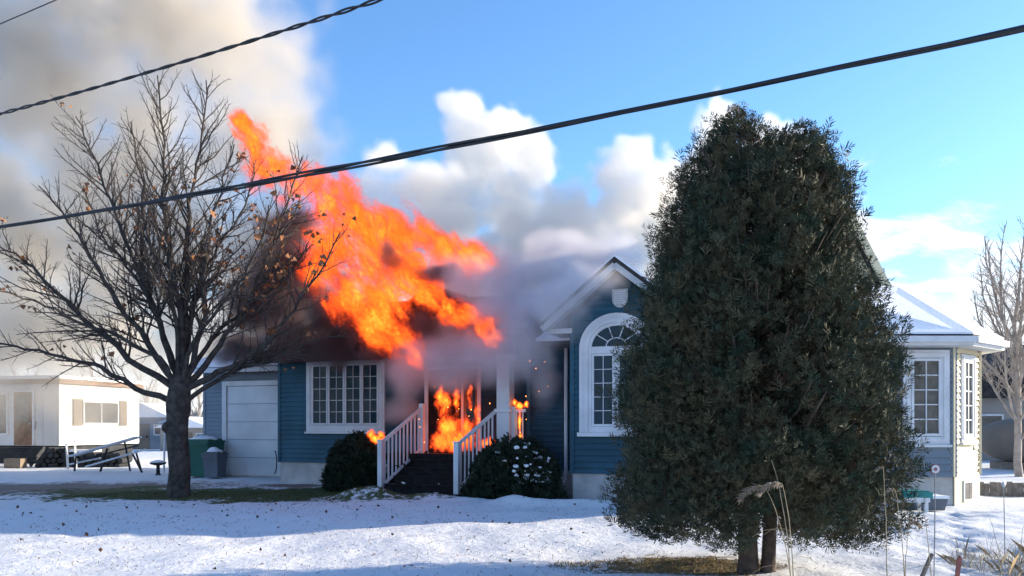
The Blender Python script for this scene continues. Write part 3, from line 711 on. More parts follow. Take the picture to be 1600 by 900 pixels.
# ------------------------------------------------------------------ the cedar
def sprays(pts, outd, size, r, per=9, droop=0.0, flat=0.35, lw=0.16):
    """flat fans of narrow scale leaves; pts (n,3), outd (n,3) unit growth directions"""
    n = len(pts); up = np.array([0, 0, 1.0])
    d = outd * 0.55 + up * (0.75 - droop) + r.normal(size=(n, 3)) * 0.38; d /= np.linalg.norm(d, axis=1, keepdims=True)
    q = r.normal(size=(n, 3)); q -= d * np.sum(q * d, 1, keepdims=True); q /= np.linalg.norm(q, axis=1, keepdims=True); nn = np.cross(d, q)
    s = size * r.uniform(0.6, 1.35, size=n)
    Vs = []
    for k in range(per):
        f = k / (per - 1); side = 1 if k % 2 else -1
        base = pts + d * (s * f * 0.65)[:, None]; ang = side * (0.95 - 0.55 * f) + r.normal(size=n) * 0.2
        if k == per - 1: ang = r.normal(size=n) * 0.15
        dir_ = d * np.cos(ang)[:, None] + q * np.sin(ang)[:, None] + nn * (r.normal(size=n) * flat)[:, None]
        L = s * (0.62 - 0.25 * f) * r.uniform(0.7, 1.2, size=n); w = L * lw + 0.0016
        wid = np.cross(dir_, nn); wid /= np.linalg.norm(wid, axis=1, keepdims=True) + 1e-9
        mid = base + dir_ * (L * 0.5)[:, None]
        Vs.append(np.stack([base, mid + wid * w[:, None], base + dir_ * L[:, None], mid - wid * w[:, None]], 1))
    V = np.stack(Vs, 1).reshape(-1, 3); F = np.arange(len(V)).reshape(-1, 4)
    return V, F
CDX, CDY = PX(1185, 890, 9.05).x, 9.05
cedar = empty('cedar_tree', (CDX, CDY, gz(CDX, CDY)))
tag(cedar, 'tall dense dark cedar with two tips in front of the sunroom', 'tree')
ORD = 9.05
def prof(pl):   # photo outline -> (height, radius from axis)
    return np.array([(CZ - (y - HOR) * ORD / FPX, abs(x - 1185) * ORD / FPX) for x, y in pl])
Lp = prof([(1180, 130), (1112, 195), (1082, 250), (1056, 300), (1022, 370), (1008, 430), (1002, 490), (980, 560), (958, 640), (950, 710), (952, 780), (962, 815), (990, 836), (1010, 850)])[::-1]
Rp = prof([(1190, 130), (1275, 195), (1300, 245), (1318, 285), (1332, 340), (1345, 400), (1372, 470), (1388, 540), (1402, 620), (1408, 690), (1402, 760), (1398, 805), (1380, 832), (1350, 850)])[::-1]
cr = np.random.default_rng(21)
def cedar_points(n, shell):
    out = []; outd = []
    while sum(len(o) for o in out) < n:
        m_ = 40000
        z = cr.uniform(Lp[0, 0], 5.25, m_); a = cr.uniform(0, 2 * np.pi, m_)
        rl = np.interp(z, Lp[:, 0], Lp[:, 1]); rr = np.interp(z, Rp[:, 0], Rp[:, 1]); w = 0.5 + 0.5 * np.cos(a); R_ = rl * (1 - w) + rr * w
        # lumpy outline: boughs bulge and leave hollows between them
        lump = fbm2(a * 2.2 + 9, z * 1.5 + 3, 1.0, 3, 31) * 0.34 + fbm2(a * 5 + 2, z * 4.2, 1.0, 2, 32) * 0.22
        R_ = R_ * (0.90 + lump * 0.70)
        f = cr.uniform(0, 1, m_) ** (1 / shell); x = f * R_ * np.cos(a); y = f * R_ * np.sin(a) * 0.92
        # two leaders: a notch between them near the top
        notch = (z > 4.62) & (np.abs(x - 0.14) < 0.45 * (z - 4.60)) & (cr.random(m_) < 0.9)
        tipL = np.hypot(x + 0.20, y) < 1.0 * (5.08 - z) + 0.05; tipR = np.hypot(x - 0.52, y) < 1.0 * (4.98 - z) + 0.05
        keep = ~notch & ((z < 4.45) | tipL | tipR) & (cr.random(m_) < np.clip(R_ / 1.2, 0.12, 1))
        # gaps where the light comes through
        g3 = fbm2(x * 4.6 + y * 0.9 + 20, z * 3.4 + y * 0.5 + 5, 1.0, 3, 33)
        keep &= ~((g3 > 0.26) & (np.abs(x - 0.25) < 0.6) & (z > 1.4)) & ~((g3 > 0.36) & (cr.random(m_) < 0.9))
        keep &= (z < 3.9) | (cr.random(m_) < np.clip(1.25 - 0.75 * (z - 3.9), 0.3, 1))
        keep &= (R_ > 0.02) & (z > Lp[0, 0] + 0.12 + 0.60 * fbm2(a * 2.6, a * 0 + 4, 1.0, 3, 35) * (0.5 + f))
        out.append(np.stack([x, y, z - cedar.location.z], 1)[keep]); o = np.stack([np.cos(a), np.sin(a), np.full(m_, -0.1)], 1)[keep]; outd.append(o)
    return np.concatenate(out)[:n], np.concatenate(outd)[:n]
p_, o_ = cedar_points(82000, 3.0); V, F = sprays(p_, o_, 0.072, cr, 7, lw=0.085)
tag(np_mesh('crown', V, F, 'cedar', cedar), kind='stuff')
p3_, o3_ = cedar_points(4200, 40.0); p3_ = p3_ * np.array([1.0, 1.0, 1.0]) + o3_ * cr.uniform(-0.02, 0.15, (len(p3_), 1)); V3, F3 = sprays(p3_, o3_, 0.12, cr, 9, lw=0.06)
tag(np_mesh('shoots', V3, F3, 'cedar', cedar), kind='stuff')
p2_, o2_ = cedar_points(6000, 1.6); p2_ = p2_ * np.array([0.82, 0.82, 0.97]) + np.array([0, 0, 0.08]); V2, F2 = sprays(p2_, o2_, 0.15, cr, 8, lw=0.16)
tag(np_mesh('inner_foliage', V2, F2, 'cedar_brown', cedar), kind='stuff')
for (x0, x1, r0) in ((-0.12, -0.20, 0.105), (0.10, 0.36, 0.075)):
    t = TreeMesh(); t.tube([(x0, 0, -0.12), (x0 + 0.01, 0, 0.15), (x0 + (x1 - x0) * 0.2, 0.02, 1.0), (x0 + (x1 - x0) * 0.6, 0.0, 2.8), (x1, 0, 4.6)], [r0 * 1.3, r0, r0 * 0.9, r0 * 0.55, 0.012], 12)
    t.build('trunk', 'cedar_bark', cedar)
cb = TreeMesh()
for k in range(150):
    z = cr.uniform(0.9, 4.3); a = cr.uniform(0, 2 * np.pi); rl = np.interp(z, Lp[:, 0], Lp[:, 1]) * 0.85
    p0 = np.array([0.05 * math.cos(a), 0.05 * math.sin(a), z - 0.25]); d = np.array([math.cos(a), math.sin(a), 0.0])
    cb.tube([p0, p0 + d * rl * 0.4 + [0, 0, 0.05], p0 + d * rl * 0.75 + [0, 0, 0.22], p0 + d * rl + [0, 0, 0.5]], [0.022, 0.016, 0.010, 0.004], 4)
cb.build('branches', 'cedar_bark', cedar)

# ------------------------------------------------------------------ porch shrubs
def shrub(name, hx_, hy_, rx, ry, rz_, seed, label, snow):
    X = HO[0] + HC * hx_ + HS * hy_; Y = HO[1] - HS * hx_ + HC * hy_
    root = empty(name, (X, Y, gz(X, Y))); tag(root, label, 'shrub'); r = np.random.default_rng(seed)
    n = 5200; d = r.normal(size=(n, 3)); d[:, 2] = np.abs(d[:, 2]); d /= np.linalg.norm(d, axis=1, keepdims=True)
    lump = 1 + 0.28 * fbm2(d[:, 0] * 2 + 5, d[:, 2] * 2 + d[:, 1] * 2, 1.2, 3, seed); f = (r.random(n) ** 0.22 * lump)[:, None]
    p = d * f * np.array([rx, ry, rz_]); V, F = sprays(p, d, 0.12, r, 7, lw=0.22); tag(np_mesh('foliage', V, F, 'shrub', root), kind='stuff')
    st = TreeMesh()
    for k in range(16):
        a = r.uniform(0, 6.28); st.tube([(0.06 * math.cos(a), 0.06 * math.sin(a), -0.08), (rx * 0.4 * math.cos(a), ry * 0.4 * math.sin(a), rz_ * 0.45), (rx * 0.75 * math.cos(a), ry * 0.75 * math.sin(a), rz_ * 0.72)], [0.018, 0.012, 0.005], 5)
    st.build('stems', 'bark', root)
    if snow:
        sm = []; sf = []; base = 0
        cand = np.where((d[:, 2] > 0.35) & (d[:, 0] > -0.35))[0]; cen = p[r.choice(cand, 14)]
        for i in r.choice(cand, 620):
            if np.min(np.linalg.norm(cen - p[i], axis=1)) > 0.17 and r.random() > 0.06: continue
            s = r.uniform(0.02, 0.055); q = p[i] * 1.03
            bm = bmesh.new(); bmesh.ops.create_icosphere(bm, subdivisions=1, radius=1)
            v = np.array([w.co[:] for w in bm.verts]); fa = np.array([[w.index for w in fc.verts] for fc in bm.faces]); bm.free()
            v = v * (1 + r.normal(size=(len(v), 1)) * 0.22) * np.array([s * 1.3, s * 1.2, s * 0.9]) + q
            sm.append(v); sf.append(fa + base); base += len(v)
        tag(np_mesh('snow', np.concatenate(sm), np.concatenate(sf), 'snow', root, smooth=True), kind='stuff')
    return root
shrub('shrub', 3.48, -1.75, 0.72, 0.62, 1.28, 41, 'dark rounded shrub under the window, left of the steps', False)
shrub('shrub', 7.75, -2.35, 1.0, 0.75, 1.22, 43, 'snow dusted dark shrub to the right of the steps', True)

# ------------------------------------------------------------------ grass, reeds and litter
def tufts(name, cx, cy, rx, ry, n, h, m, seed, lean=0.5, wmax=0.0045):
    r = np.random.default_rng(seed); a = r.uniform(0, 2 * np.pi, n); f = np.sqrt(r.random(n))
    x = cx + rx * f * np.cos(a); y = cy + ry * f * np.sin(a); z = ground_z(x, y) - 0.01
    b = np.stack([x, y, z], 1); d = r.normal(size=(n, 3)) * lean; d[:, 2] = 1; d /= np.linalg.norm(d, axis=1, keepdims=True)
    w = r.normal(size=(n, 3)); w[:, 2] = 0; w /= np.linalg.norm(w, axis=1, keepdims=True); hh = (h * r.uniform(0.4, 1.3, n))[:, None]; ww = w * np.minimum(wmax, 0.003 + 0.0015 * hh / 0.1)
    mid = b + d * hh * 0.55; tip = b + d * hh + np.stack([d[:, 0], d[:, 1], -0.3 * np.ones(n)], 1) * hh * 0.4
    V = np.stack([b - ww, b + ww, mid + ww * 0.8, tip, mid - ww * 0.8], 1).reshape(-1, 3); F = np.arange(len(V)).reshape(-1, 5)
    return np_mesh(name, V, F, m)
tag(tufts('dead_grass', 1.75, 9.35, 1.35, 0.55, 3000, 0.055, 'drygrass', 51), 'brown and green grass showing through the snow below the cedar', 'grass', kind='stuff')
tag(tufts('lawn_grass', -5.3, 18.3, 4.6, 1.1, 9000, 0.06, 'grass', 52), 'short green grass on the bare patch below the maple', 'grass', kind='stuff')
tag(tufts('brush', 5.75, 9.3, 0.75, 0.9, 900, 0.34, 'reed', 53, 0.6, 0.0022), 'tangle of dry brush at the bottom right corner', 'brush', kind='stuff')
tag(tufts('grass_tips', -1.5, 12.5, 8.0, 4.2, 5200, 0.05, 'drygrass', 54, 0.8), 'sparse dry grass tips poking through the thin snow', 'grass', kind='stuff')
lr = np.random.default_rng(61); n = 330
x = np.concatenate([lr.uniform(-9, 3, 150), lr.normal(-5.5, 2.2, 180)]); y = np.concatenate([lr.uniform(9.2, 16, 150), lr.normal(16.6, 1.3, 180)])
Vl, Fl = leaf_quads(np.stack([x, y, ground_z(x, y) + 0.012], 1), 0.065, lr, 0.3); Vl[:, 2] = np.maximum(Vl[:, 2], ground_z(Vl[:, 0], Vl[:, 1]) + 0.004)
tag(np_mesh('fallen_leaves', Vl, Fl, 'debris'), 'dark fallen leaves scattered over the snowy lawn', 'leaves', kind='stuff')
def reed(px, base_y, D, tip, label, plume=0.0, lean=0.0, bend=0.15, leaves=2, th=0.006, seed=0):
    r = np.random.default_rng(900 + seed); X = (px - 800) / FPX * D; z0 = gz(X, D); root = empty('reed', (X, D, z0)); tag(root, label, 'reed', 'dry reeds in front of the cedar')
    H = CZ - (tip[1] - HOR) * D / FPX - z0; dx = (tip[0] - px) / FPX * D; pts = []
    for k in range(11):
        f = k / 10; pts.append((dx * f ** 2.0, r.normal() * 0.006 + lean * f * f, H * (f if f < 0.8 else 0.8 + (f - 0.8) * (1 - bend * (f - 0.8) * 5)) - 0.04))
    MB().tube(pts, np.linspace(th, th * 0.4, 11), 6).build('stem', 'reed', root)
    for k in range(leaves):
        f = r.uniform(0.3, 0.7); i = int(f * 10); p = Vector(pts[i]); sg = r.choice([-1, 1]); L = r.uniform(0.18, 0.36); m = MB(); q = [p + Vector((sg * L * t, 0.05 * t, L * (0.55 * t - 0.75 * t * t))) for t in (0, 0.33, 0.66, 1)]
        vs = []
        for j, a in enumerate(q): w = 0.0045 * (1 - j / 3.2); vs += [a + Vector((0, w, 0)), a - Vector((0, w, -0.004))]
        m.add(vs, [(0, 1, 3, 2), (2, 3, 5, 4), (4, 5, 7, 6)]).build('leaf', 'reed', root)
    if plume:
        tipv = np.array(pts[-1]); n = 240; f = r.random(n); sg = -1 if dx <= 0 else 1
        ax = np.stack([sg * plume * f * 0.9, r.normal(size=n) * 0.012, plume * (0.30 * f - 0.75 * f * f)], 1); st = tipv + ax
        d = np.stack([sg * r.uniform(0.1, 0.9, n), r.normal(size=n) * 0.35, r.uniform(-0.9, 0.15, n)], 1); d /= np.linalg.norm(d, axis=1, keepdims=True)
        L = (plume * 0.34 * r.uniform(0.4, 1, n))[:, None]; w = np.cross(d, r.normal(size=(n, 3))); w /= np.linalg.norm(w, axis=1, keepdims=True); w *= 0.0045
        V = np.stack([st - w * 0.4, st + d * L * 0.6 - w, st + d * L, st + d * L * 0.6 + w], 1).reshape(-1, 3); np_mesh('plume', V, np.arange(len(V)).reshape(-1, 4), 'plume', root)
reed(1238, 905, 7.6, (1195, 748), 'dry reed with the drooping plume farthest left, before the cedar trunk', 0.24, seed=1)
reed(1241, 905, 7.5, (1222, 742), 'dry reed whose plume hangs just right of the leftmost plume', 0.22, leaves=3, seed=2)
reed(1236, 905, 7.7, (1206, 705), 'tall bare reed leaning left above the two drooping plumes', 0.0, leaves=1, seed=3)
reed(1386, 905, 7.6, (1380, 716), 'straight dry reed with a slim tip at the right edge of the cedar', 0.07, leaves=1, seed=4)
reed(1414, 905, 7.7, (1398, 752), 'dry reed with a short tan plume beside the sunroom corner', 0.10, leaves=1, seed=5)
reed(1456, 905, 7.6, (1442, 788), 'short thin reed standing left of the round reflector', 0.0, leaves=1, seed=6)
reed(1414, 905, 8.2, (1420, 806), 'stubby brown seed head right of the cedar over the snow', 0.13, leaves=0, seed=7)
for k, (a, b, lab) in enumerate((((1568, 905), (1546, 800), 'thin dry weed stalk leaning over the brush at right'), ((1590, 905), (1600, 812), 'thin dry weed stalk at the right edge above the brush'), ((1540, 905), (1526, 846), 'short dry weed stalk left of the brush'))):
    reed(a[0], a[1], 8.0, b, lab, 0.0, leaves=2, th=0.004, seed=10 + k)

# ------------------------------------------------------------------ overhead cables
def catenary(a, b, sag, n=90, ext=0.25):
    a, b = Vector(a), Vector(b); out = []
    for k in range(n + 1):
        t = -ext + (1 + 2 * ext) * k / n; p = a.lerp(b, t); p.z -= sag * (4 * t * (1 - t)); out.append(p)
    return out
def cable(name, a, b, sag, r, strands, label, twist=0.0, messenger=0.0, n=160):
    root = empty(name, tuple(a)); tag(root, label, 'cable'); base = catenary(a, b, sag, n); o = Vector(a); s = 0.0
    for k in range(strands):
        pts = []; s = 0.0
        for i, p in enumerate(base):
            if i: s += (p - base[i - 1]).length
            ph = 2 * math.pi * (k / strands) + s * twist; rr = r * (1.0 if strands > 1 else 0.0)
            loose = 1.0 + 0.45 * math.sin(s * 0.55 + 1.3)
            pts.append(p - o + Vector((0, math.cos(ph) * rr, math.sin(ph) * rr * loose)))
        MB().tube(pts, [r * (0.86 if strands > 1 else 1.0)] * len(pts), 8).build('strand', 'cable', root, smooth=True)
    return root
cable('overhead_cable', PX(-20, 358, 15.2), PX(1640, 36, 8.0), 0.10, 0.022, 3, 'thick black cable bundle crossing the whole sky above the roof', 0.9)
cable('overhead_cable', PX(-20, 183, 14.2), PX(600, -3, 10.2), 0.05, 0.016, 2, 'twisted black cable crossing the top left sky above the maple', 7.5, n=260)
cable('overhead_cable', PX(-20, 46, 14.5), PX(120, -14, 13.2), 0.0, 0.009, 1, 'single thin wire in the very top left corner', n=20)

# ------------------------------------------------------------------ trailer home and the clutter round it
A, B = Vector((PX(92, 0, 33).x, 33.0)), Vector((PX(217, 0, 37.6).x, 37.6))
ang = math.atan2(B.y - A.y, B.x - A.x); LT = (B - A).length
trailer = empty('trailer_home', (A.x, A.y, 0.02), ang); tag(trailer, 'white mobile home with brown fascia and a sunlit shuttered window', 'trailer')
TW = 4.2                                     # local x along the lit side, y = away to the left
MB().box(0, LT, 0, TW, 0.78, 3.25).build('body', 'trailer', trailer)
for k in range(9): MB().box(0.0, LT, -0.012, -0.001, 0.82 + k * 0.27, 0.82 + k * 0.27 + 0.255).build('side_panel', 'trailer', trailer)
for k in range(6): MB().box(-0.012, -0.001, 0.05 + k * 0.69, 0.05 + k * 0.69 + 0.675, 0.82, 3.2).build('end_panel', 'trailer', trailer)
MB().box(-0.12, LT + 0.1, -0.14, TW + 0.1, 3.252, 3.44).build('fascia', 'brown', trailer)
MB().box(-0.16, LT + 0.12, -0.18, TW + 0.12, 3.442, 3.58).build('roof_snow', 'snow', trailer)
MB().box(0.2, LT - 0.1, 0.25, TW - 0.2, 0.0, 0.778).build('skirting', 'dark', trailer)
w = MB().box(1.25, 3.35, -0.07, -0.013, 1.62, 2.62).build('window', 'trim', trailer)
MB().box(1.33, 2.27, -0.082, -0.071, 1.70, 2.54).build('pane', 'glass_grey', w); MB().box(2.33, 3.27, -0.082, -0.071, 1.70, 2.54).build('pane', 'glass_grey', w)
for (a, b) in ((0.72, 1.2), (3.40, 3.88)):
    s = MB().box(a, b, -0.06, -0.013, 1.58, 2.66).build('shutter', 'tan', trailer)
    for k in range(9): MB().box(a + 0.05, b - 0.05, -0.072, -0.061, 1.64 + k * 0.11, 1.70 + k * 0.11).build('louvre', 'tan', s)
dr = MB().box(-0.05, -0.013, 1.22, 2.10, 0.80, 2.92).build('door', 'brown', trailer)
MB().box(-0.065, -0.051, 1.34, 1.98, 1.7, 2.8).build('pane', 'glass_grey', dr); MB().box(-0.075, -0.052, 1.30, 1.36, 1.62, 1.70).build('door_handle', 'metal', dr)
MB().box(-0.06, -0.013, 1.12, 1.218, 0.80, 3.0).box(-0.06, -0.013, 2.102, 2.2, 0.80, 3.0).box(-0.06, -0.013, 1.218, 2.102, 2.922, 3.0).build('door_frame', 'trim', trailer)
w = MB().box(-0.06, -0.013, 2.4, 3.0, 1.2, 2.9).build('window', 'trim', trailer); MB().box(-0.07, -0.061, 2.47, 2.93, 1.27, 2.83).build('pane', 'glass_grey', w)
MB().bar((-0.1, 1.0, 1.75), (-0.9, 0.3, 0.85), 0.05, 0.05).build('hand_rail', 'metal', trailer)
stp = empty('wooden_steps', (PX(22, 0, 31.5).x, 31.5, gz(PX(22, 0, 31.5).x, 31.5)), 0.05); tag(stp, 'dark wooden steps below the trailer door', 'steps')
for k in range(4): MB().box(-1.0, 0.9, -0.55 + k * 0.27, -0.22 + k * 0.27, 0.14 + k * 0.17, 0.18 + k * 0.17).build('tread', 'dark', stp)
for s in (-0.97, 0.83): MB().bar((s + 0.02, -0.5, 0.05), (s + 0.02, 0.55, 0.70), 0.05, 0.16).build('stringer', 'dark', stp)
lb = empty('cardboard_box', (PX(24, 0, 30.4).x, 30.4, gz(PX(24, 0, 30.4).x, 30.4))); tag(lb, 'small sunlit tan box in front of the trailer steps', 'box')
MB().box(-0.3, 0.3, -0.2, 0.2, 0.0, 0.32).build('carton', 'tan', lb); MB().box(-0.31, -0.01, -0.21, 0.21, 0.322, 0.335).build('flap', 'tan', lb); MB().box(0.01, 0.31, -0.21, 0.21, 0.322, 0.335).build('flap', 'tan', lb)
wp = empty('log_pile', (PX(132, 0, 31.2).x, 31.2, 0.0)); tag(wp, 'dark low pile of logs in front of the trailer', 'logs'); r_ = random.Random(4)
for k in range(46):
    row = k // 14; i = k % 14; x = -1.5 + i * 0.225 + row * 0.11 + r_.uniform(-0.03, 0.03); zz = 0.11 + row * 0.19
    if x > 1.55: continue
    MB().tube([(x, -0.4 + r_.uniform(-0.08, 0.08), zz), (x + r_.uniform(-0.03, 0.03), 0.4, zz)], [r_.uniform(0.085, 0.115)] * 2, 9).build('log', 'dark', wp)
MB().box(-0.7, 0.5, -0.3, 0.3, 0.62, 0.70).build('snow_cap', 'snow', wp)
# tipped picnic table
pt = empty('picnic_table', (PX(176, 0, 27.5).x, 27.5, gz(PX(176, 0, 27.5).x, 27.5)), 0.15); tag(pt, 'picnic table tipped up on its side rails with snow on the boards', 'table')
for k in range(3): MB().bar((-1.35 + 0.04 * k, -0.1 + k * 0.16, 0.50), (0.75 + 0.04 * k, -0.1 + k * 0.16, 1.13), 0.15, 0.05).build('table_board', 'trim', pt)
for k in range(2): MB().bar((-0.55, -0.75 - k * 0.14, 0.20), (1.25, -0.75 - k * 0.14, 0.74), 0.12, 0.045).build('bench_board', 'trim', pt)
MB().bar((-1.5, 0.5, 0.22), (-0.55, 0.5, 0.42), 0.2, 0.05).build('bench_board', 'trim', pt)
for (a, b) in (((0.95, -0.75, 0.62), (1.15, -0.75, -0.12)), ((0.80, -0.6, 0.58), (1.12, -0.65, -0.05)), ((-0.2, 0.1, 0.75), (-0.35, -0.1, 0.0)), ((0.35, 0.1, 0.95), (0.55, 0.0, 0.0)), ((-1.2, 0.2, 0.50), (-1.25, 0.2, 0.0)), ((-0.9, -0.3, 0.4), (0.9, -0.3, 0.86))):
    MB().bar(a, b, 0.05, 0.05).build('leg', 'dark', pt)
for k, (px, lab) in enumerate(((101, 'left one of two pale posts leaning on the log pile'), (114, 'right one of two pale posts leaning on the log pile'))):
    x = PX(px, 0, 29.6).x; p = empty('post', (x, 29.6, gz(x, 29.6))); tag(p, lab, 'post'); MB().bar((0.12, 0, 0.0), (-0.12, 0.35, 0.82 + 0.14 * k), 0.07, 0.07).build('shaft', 'trim', p); MB().bar((-0.12, 0.35, 0.82 + 0.14 * k), (-0.13, 0.37, 0.87 + 0.14 * k), 0.10, 0.10).build('cap', 'snow', p)
x = PX(256, 0, 26.5).x; p = empty('white_pole', (x, 26.5, gz(x, 26.5))); tag(p, 'slim white pole left of the maple trunk', 'pole')
MB().tube([(0, 0, -0.1), (0.02, 0, 0.9), (0.05, 0, 1.75)], [0.035, 0.032, 0.03], 8).build('shaft', 'trim', p); MB().bar((-0.16, 0, 1.62), (0.2, 0, 1.70), 0.05, 0.05).build('cross_piece', 'trim', p)
x = PX(247, 0, 25.6).x; p = empty('bird_bath', (x, 25.6, gz(x, 25.6))); tag(p, 'small dark bird bath with snow left of the maple trunk', 'bird bath')
MB().tube([(0, 0, -0.05), (0, 0, 0.05), (0, 0, 0.30)], [0.14, 0.06, 0.05], 10).build('pedestal', 'dark', p); MB().tube([(0, 0, 0.301), (0, 0, 0.34), (0, 0, 0.39)], [0.08, 0.22, 0.25], 12).build('bowl', 'dark', p); MB().tube([(0, 0, 0.391), (0, 0, 0.43), (0, 0, 0.47)], [0.23, 0.2, 0.05], 12).build('snow_cap', 'snow', p, True)

def wheelie_bin(name, px, D, w, d, h, m, label, wheels=True):
    x = PX(px, 0, D).x; root = empty(name, (x, D, gz(x, D) - 0.01), -0.25); tag(root, label, 'bin')
    vs = [(-w * .42, -d * .4, .04), (w * .42, -d * .4, .04), (w * .42, d * .4, .04), (-w * .42, d * .4, .04), (-w / 2, -d / 2, h), (w / 2, -d / 2, h), (w / 2, d / 2, h), (-w / 2, d / 2, h)]
    MB().add(vs, [(0, 3, 2, 1), (4, 5, 6, 7), (0, 1, 5, 4), (1, 2, 6, 5), (2, 3, 7, 6), (3, 0, 4, 7)]).build('body', m, root)
    MB().box(-w * .53, w * .53, -d * .55, d * .52, h + .002, h + .06).box(-w * .45, w * .45, -d * .45, d * .45, h + .061, h + .10).build('lid', m, root)
    MB().box(-w * .5, w * .5, -d * .52 - .03, -d * .52, h - .08, h - .01).build('rim', m, root)
    MB().tube([(-w * .4, d * .6, h + .02), (0, d * .64, h + .02), (w * .4, d * .6, h + .02)], [.02] * 3, 6).build('handle', m, root)
    if wheels:
        for s in (-1, 1): MB().tube([(s * w * .44, d * .42, .1), (s * w * .52, d * .42, .1)], [.1, .1], 14).build('wheel', 'dark', root)
    g = np.random.default_rng(int(px)); pts = []
    bm = bmesh.new(); bmesh.ops.create_uvsphere(bm, u_segments=18, v_segments=9, radius=1)
    vv = [(v.co.x * w * .47 * (1 + .1 * g.normal()), v.co.y * d * .44 * (1 + .1 * g.normal()), h + .085 + max(v.co.z, -.1) * .11 * (1 + .2 * g.normal())) for v in bm.verts]; ff = [tuple(q.index for q in f.verts) for f in bm.faces]; bm.free()
    MB().add(vv, ff).build('snow_cap', 'snow', root, True)
wheelie_bin('wheelie_bin', 318, 24.4, 0.86, 0.8, 1.02, 'bin_green', 'dark green wheelie bin with snowy lid beside the garage')
wheelie_bin('wheelie_bin', 336, 23.5, 0.48, 0.5, 0.66, 'bin_grey', 'small blue grey bin heaped with snow in front of the green bin', False)
def shed(px, D, w, d, h, rh, m, label, rz=0.1):
    x = PX(px, 0, D).x; root = empty('shed', (x, D, gz(x, D) - 0.05), rz); tag(root, label, 'shed')
    MB().box(-w / 2, w / 2, -d / 2, d / 2, 0, h).build('wall', m, root)
    MB().prism([(-w / 2 - .3, h), (w / 2 + .3, h), (0, h + rh)], -d / 2 - .3, d / 2 + .3).build('roof', 'snow', root)
    dd = MB().box(-w * .16, w * .16, -d / 2 - .04, -d / 2, 0.05, h * .8).build('door', 'house_tan', root); MB().box(w * .10, w * .13, -d / 2 - .08, -d / 2 - .04, h * .38, h * .44).build('door_handle', 'dark', dd)
    ww = MB().box(w * .24, w * .40, -d / 2 - .04, -d / 2, h * .45, h * .78).build('window', 'trim', root); MB().box(w * .26, w * .38, -d / 2 - .05, -d / 2 - .041, h * .48, h * .75).build('pane', 'glass_grey', ww)
shed(236, 58, 3.4, 4, 2.2, 1.0, 'siding_grey', 'far blue grey shed with snowy roof right of the trailer'); shed(312, 54, 3.2, 4, 1.5, 0.7, 'house_grey', 'far low dark shed with snowy roof beside the garage corner', -0.1)
# far wood along the horizon, one mass
r_ = np.random.default_rng(77); n = 9000
x = r_.uniform(-190, 190, n); y = r_.uniform(115, 170, n); h = (4.5 + 3.5 * fbm2(x, y * 0, 0.05, 3, 12)) * r_.uniform(0.5, 1.1, n); b = np.stack([x, y, ground_z(x, y)], 1); lean = r_.normal(size=(n, 2)) * 0.12
ww = r_.uniform(0.03, 0.16, n); tip = b + np.stack([lean[:, 0] * h, lean[:, 1] * h, h], 1); e = np.stack([ww, np.zeros(n), np.zeros(n)], 1); mid = b * 0.45 + tip * 0.55
V = np.stack([b - e, b + e, mid + e * 3.0, tip, mid - e * 3.0], 1).reshape(-1, 3)
tag(np_mesh('far_wood', V, np.arange(len(V)).reshape(-1, 5), 'pale_bark'), 'distant bare wood along the horizon', 'wood', kind='stuff')

# ------------------------------------------------------------------ right edge: neighbour, fence, garden things
nb = empty('neighbour_house', (PX(1640, 0, 36).x, 36, -0.1), -0.12); tag(nb, 'grey neighbouring house partly hidden behind the sunroom', 'house')
MB().box(-4.2, 4, 0, 7, 0, 2.9).build('wall', 'house_grey', nb); MB().prism([(-4.6, 2.9), (4.4, 2.9), (-0.1, 5.4)], -0.4, 7.4).build('roof', 'shingle', nb)
for k in range(22): MB().box(-4.2, 4, -0.03, -0.002, 0.15 + k * 0.125, 0.15 + k * 0.125 + 0.118).build('siding_board', 'house_grey', nb)
w = MB().box(-2.9, -1.9, -0.08, -0.031, 1.0, 2.2).build('window', 'trim', nb); MB().box(-2.82, -1.98, -0.09, -0.081, 1.08, 2.12).build('pane', 'glass_grey', w); MB().box(-4.2, -1.6, -0.12, -0.031, 0.72, 0.86).build('ledge', 'trim', nb)
tb = empty('covered_boat', (PX(1612, 0, 29).x, 29, gz(18, 29)), 0.1); tag(tb, 'tan tarpaulin covered boat below the pale bare tree', 'boat')
bm = bmesh.new(); bmesh.ops.create_uvsphere(bm, u_segments=28, v_segments=16, radius=1)
for v in bm.verts:
    c = v.co.copy(); v.co = Vector((math.copysign(abs(c.x) ** 0.7, c.x) * 1.15, c.y * 2.2, 1.02 + math.copysign(abs(c.z) ** 0.75, c.z) * 0.80)) + Vector((1, 0, 0)) * 0.04 * mnoise.noise(c * 3)
MB().add([tuple(v.co) for v in bm.verts], [tuple(q.index for q in f.verts) for f in bm.faces]).build('cover', 'house_tan', tb, True); bm.free()
MB().box(-0.7, 0.7, -1.2, 1.2, 0.0, 0.26).build('cradle', 'wood_grey', tb)
fe = empty('board_fence', (PX(1520, 0, 18.4).x, 18.4, -0.02), 0.05); tag(fe, 'low weathered board fence on the snow behind the sunroom', 'fence')
for k in range(34): MB().box(k * 0.13, k * 0.13 + 0.118, -0.012 + 0.006 * (k % 3), 0.012 + 0.006 * (k % 3), -0.1, 0.36 + 0.02 * math.sin(k * 2.3)).build('board', 'wood_grey', fe)
MB().box(-0.02, 4.44, 0.032, 0.08, 0.06, 0.14).build('rail', 'wood_grey', fe); MB().box(-0.02, 4.44, 0.032, 0.08, 0.24, 0.31).build('rail', 'wood_grey', fe)
tu = empty('storage_tub', (PX(1436, 0, 15.05).x, 15.05, gz(7.3, 15.05)), 0.0); tag(tu, 'grey storage tub with a teal lid against the sunroom', 'tub')
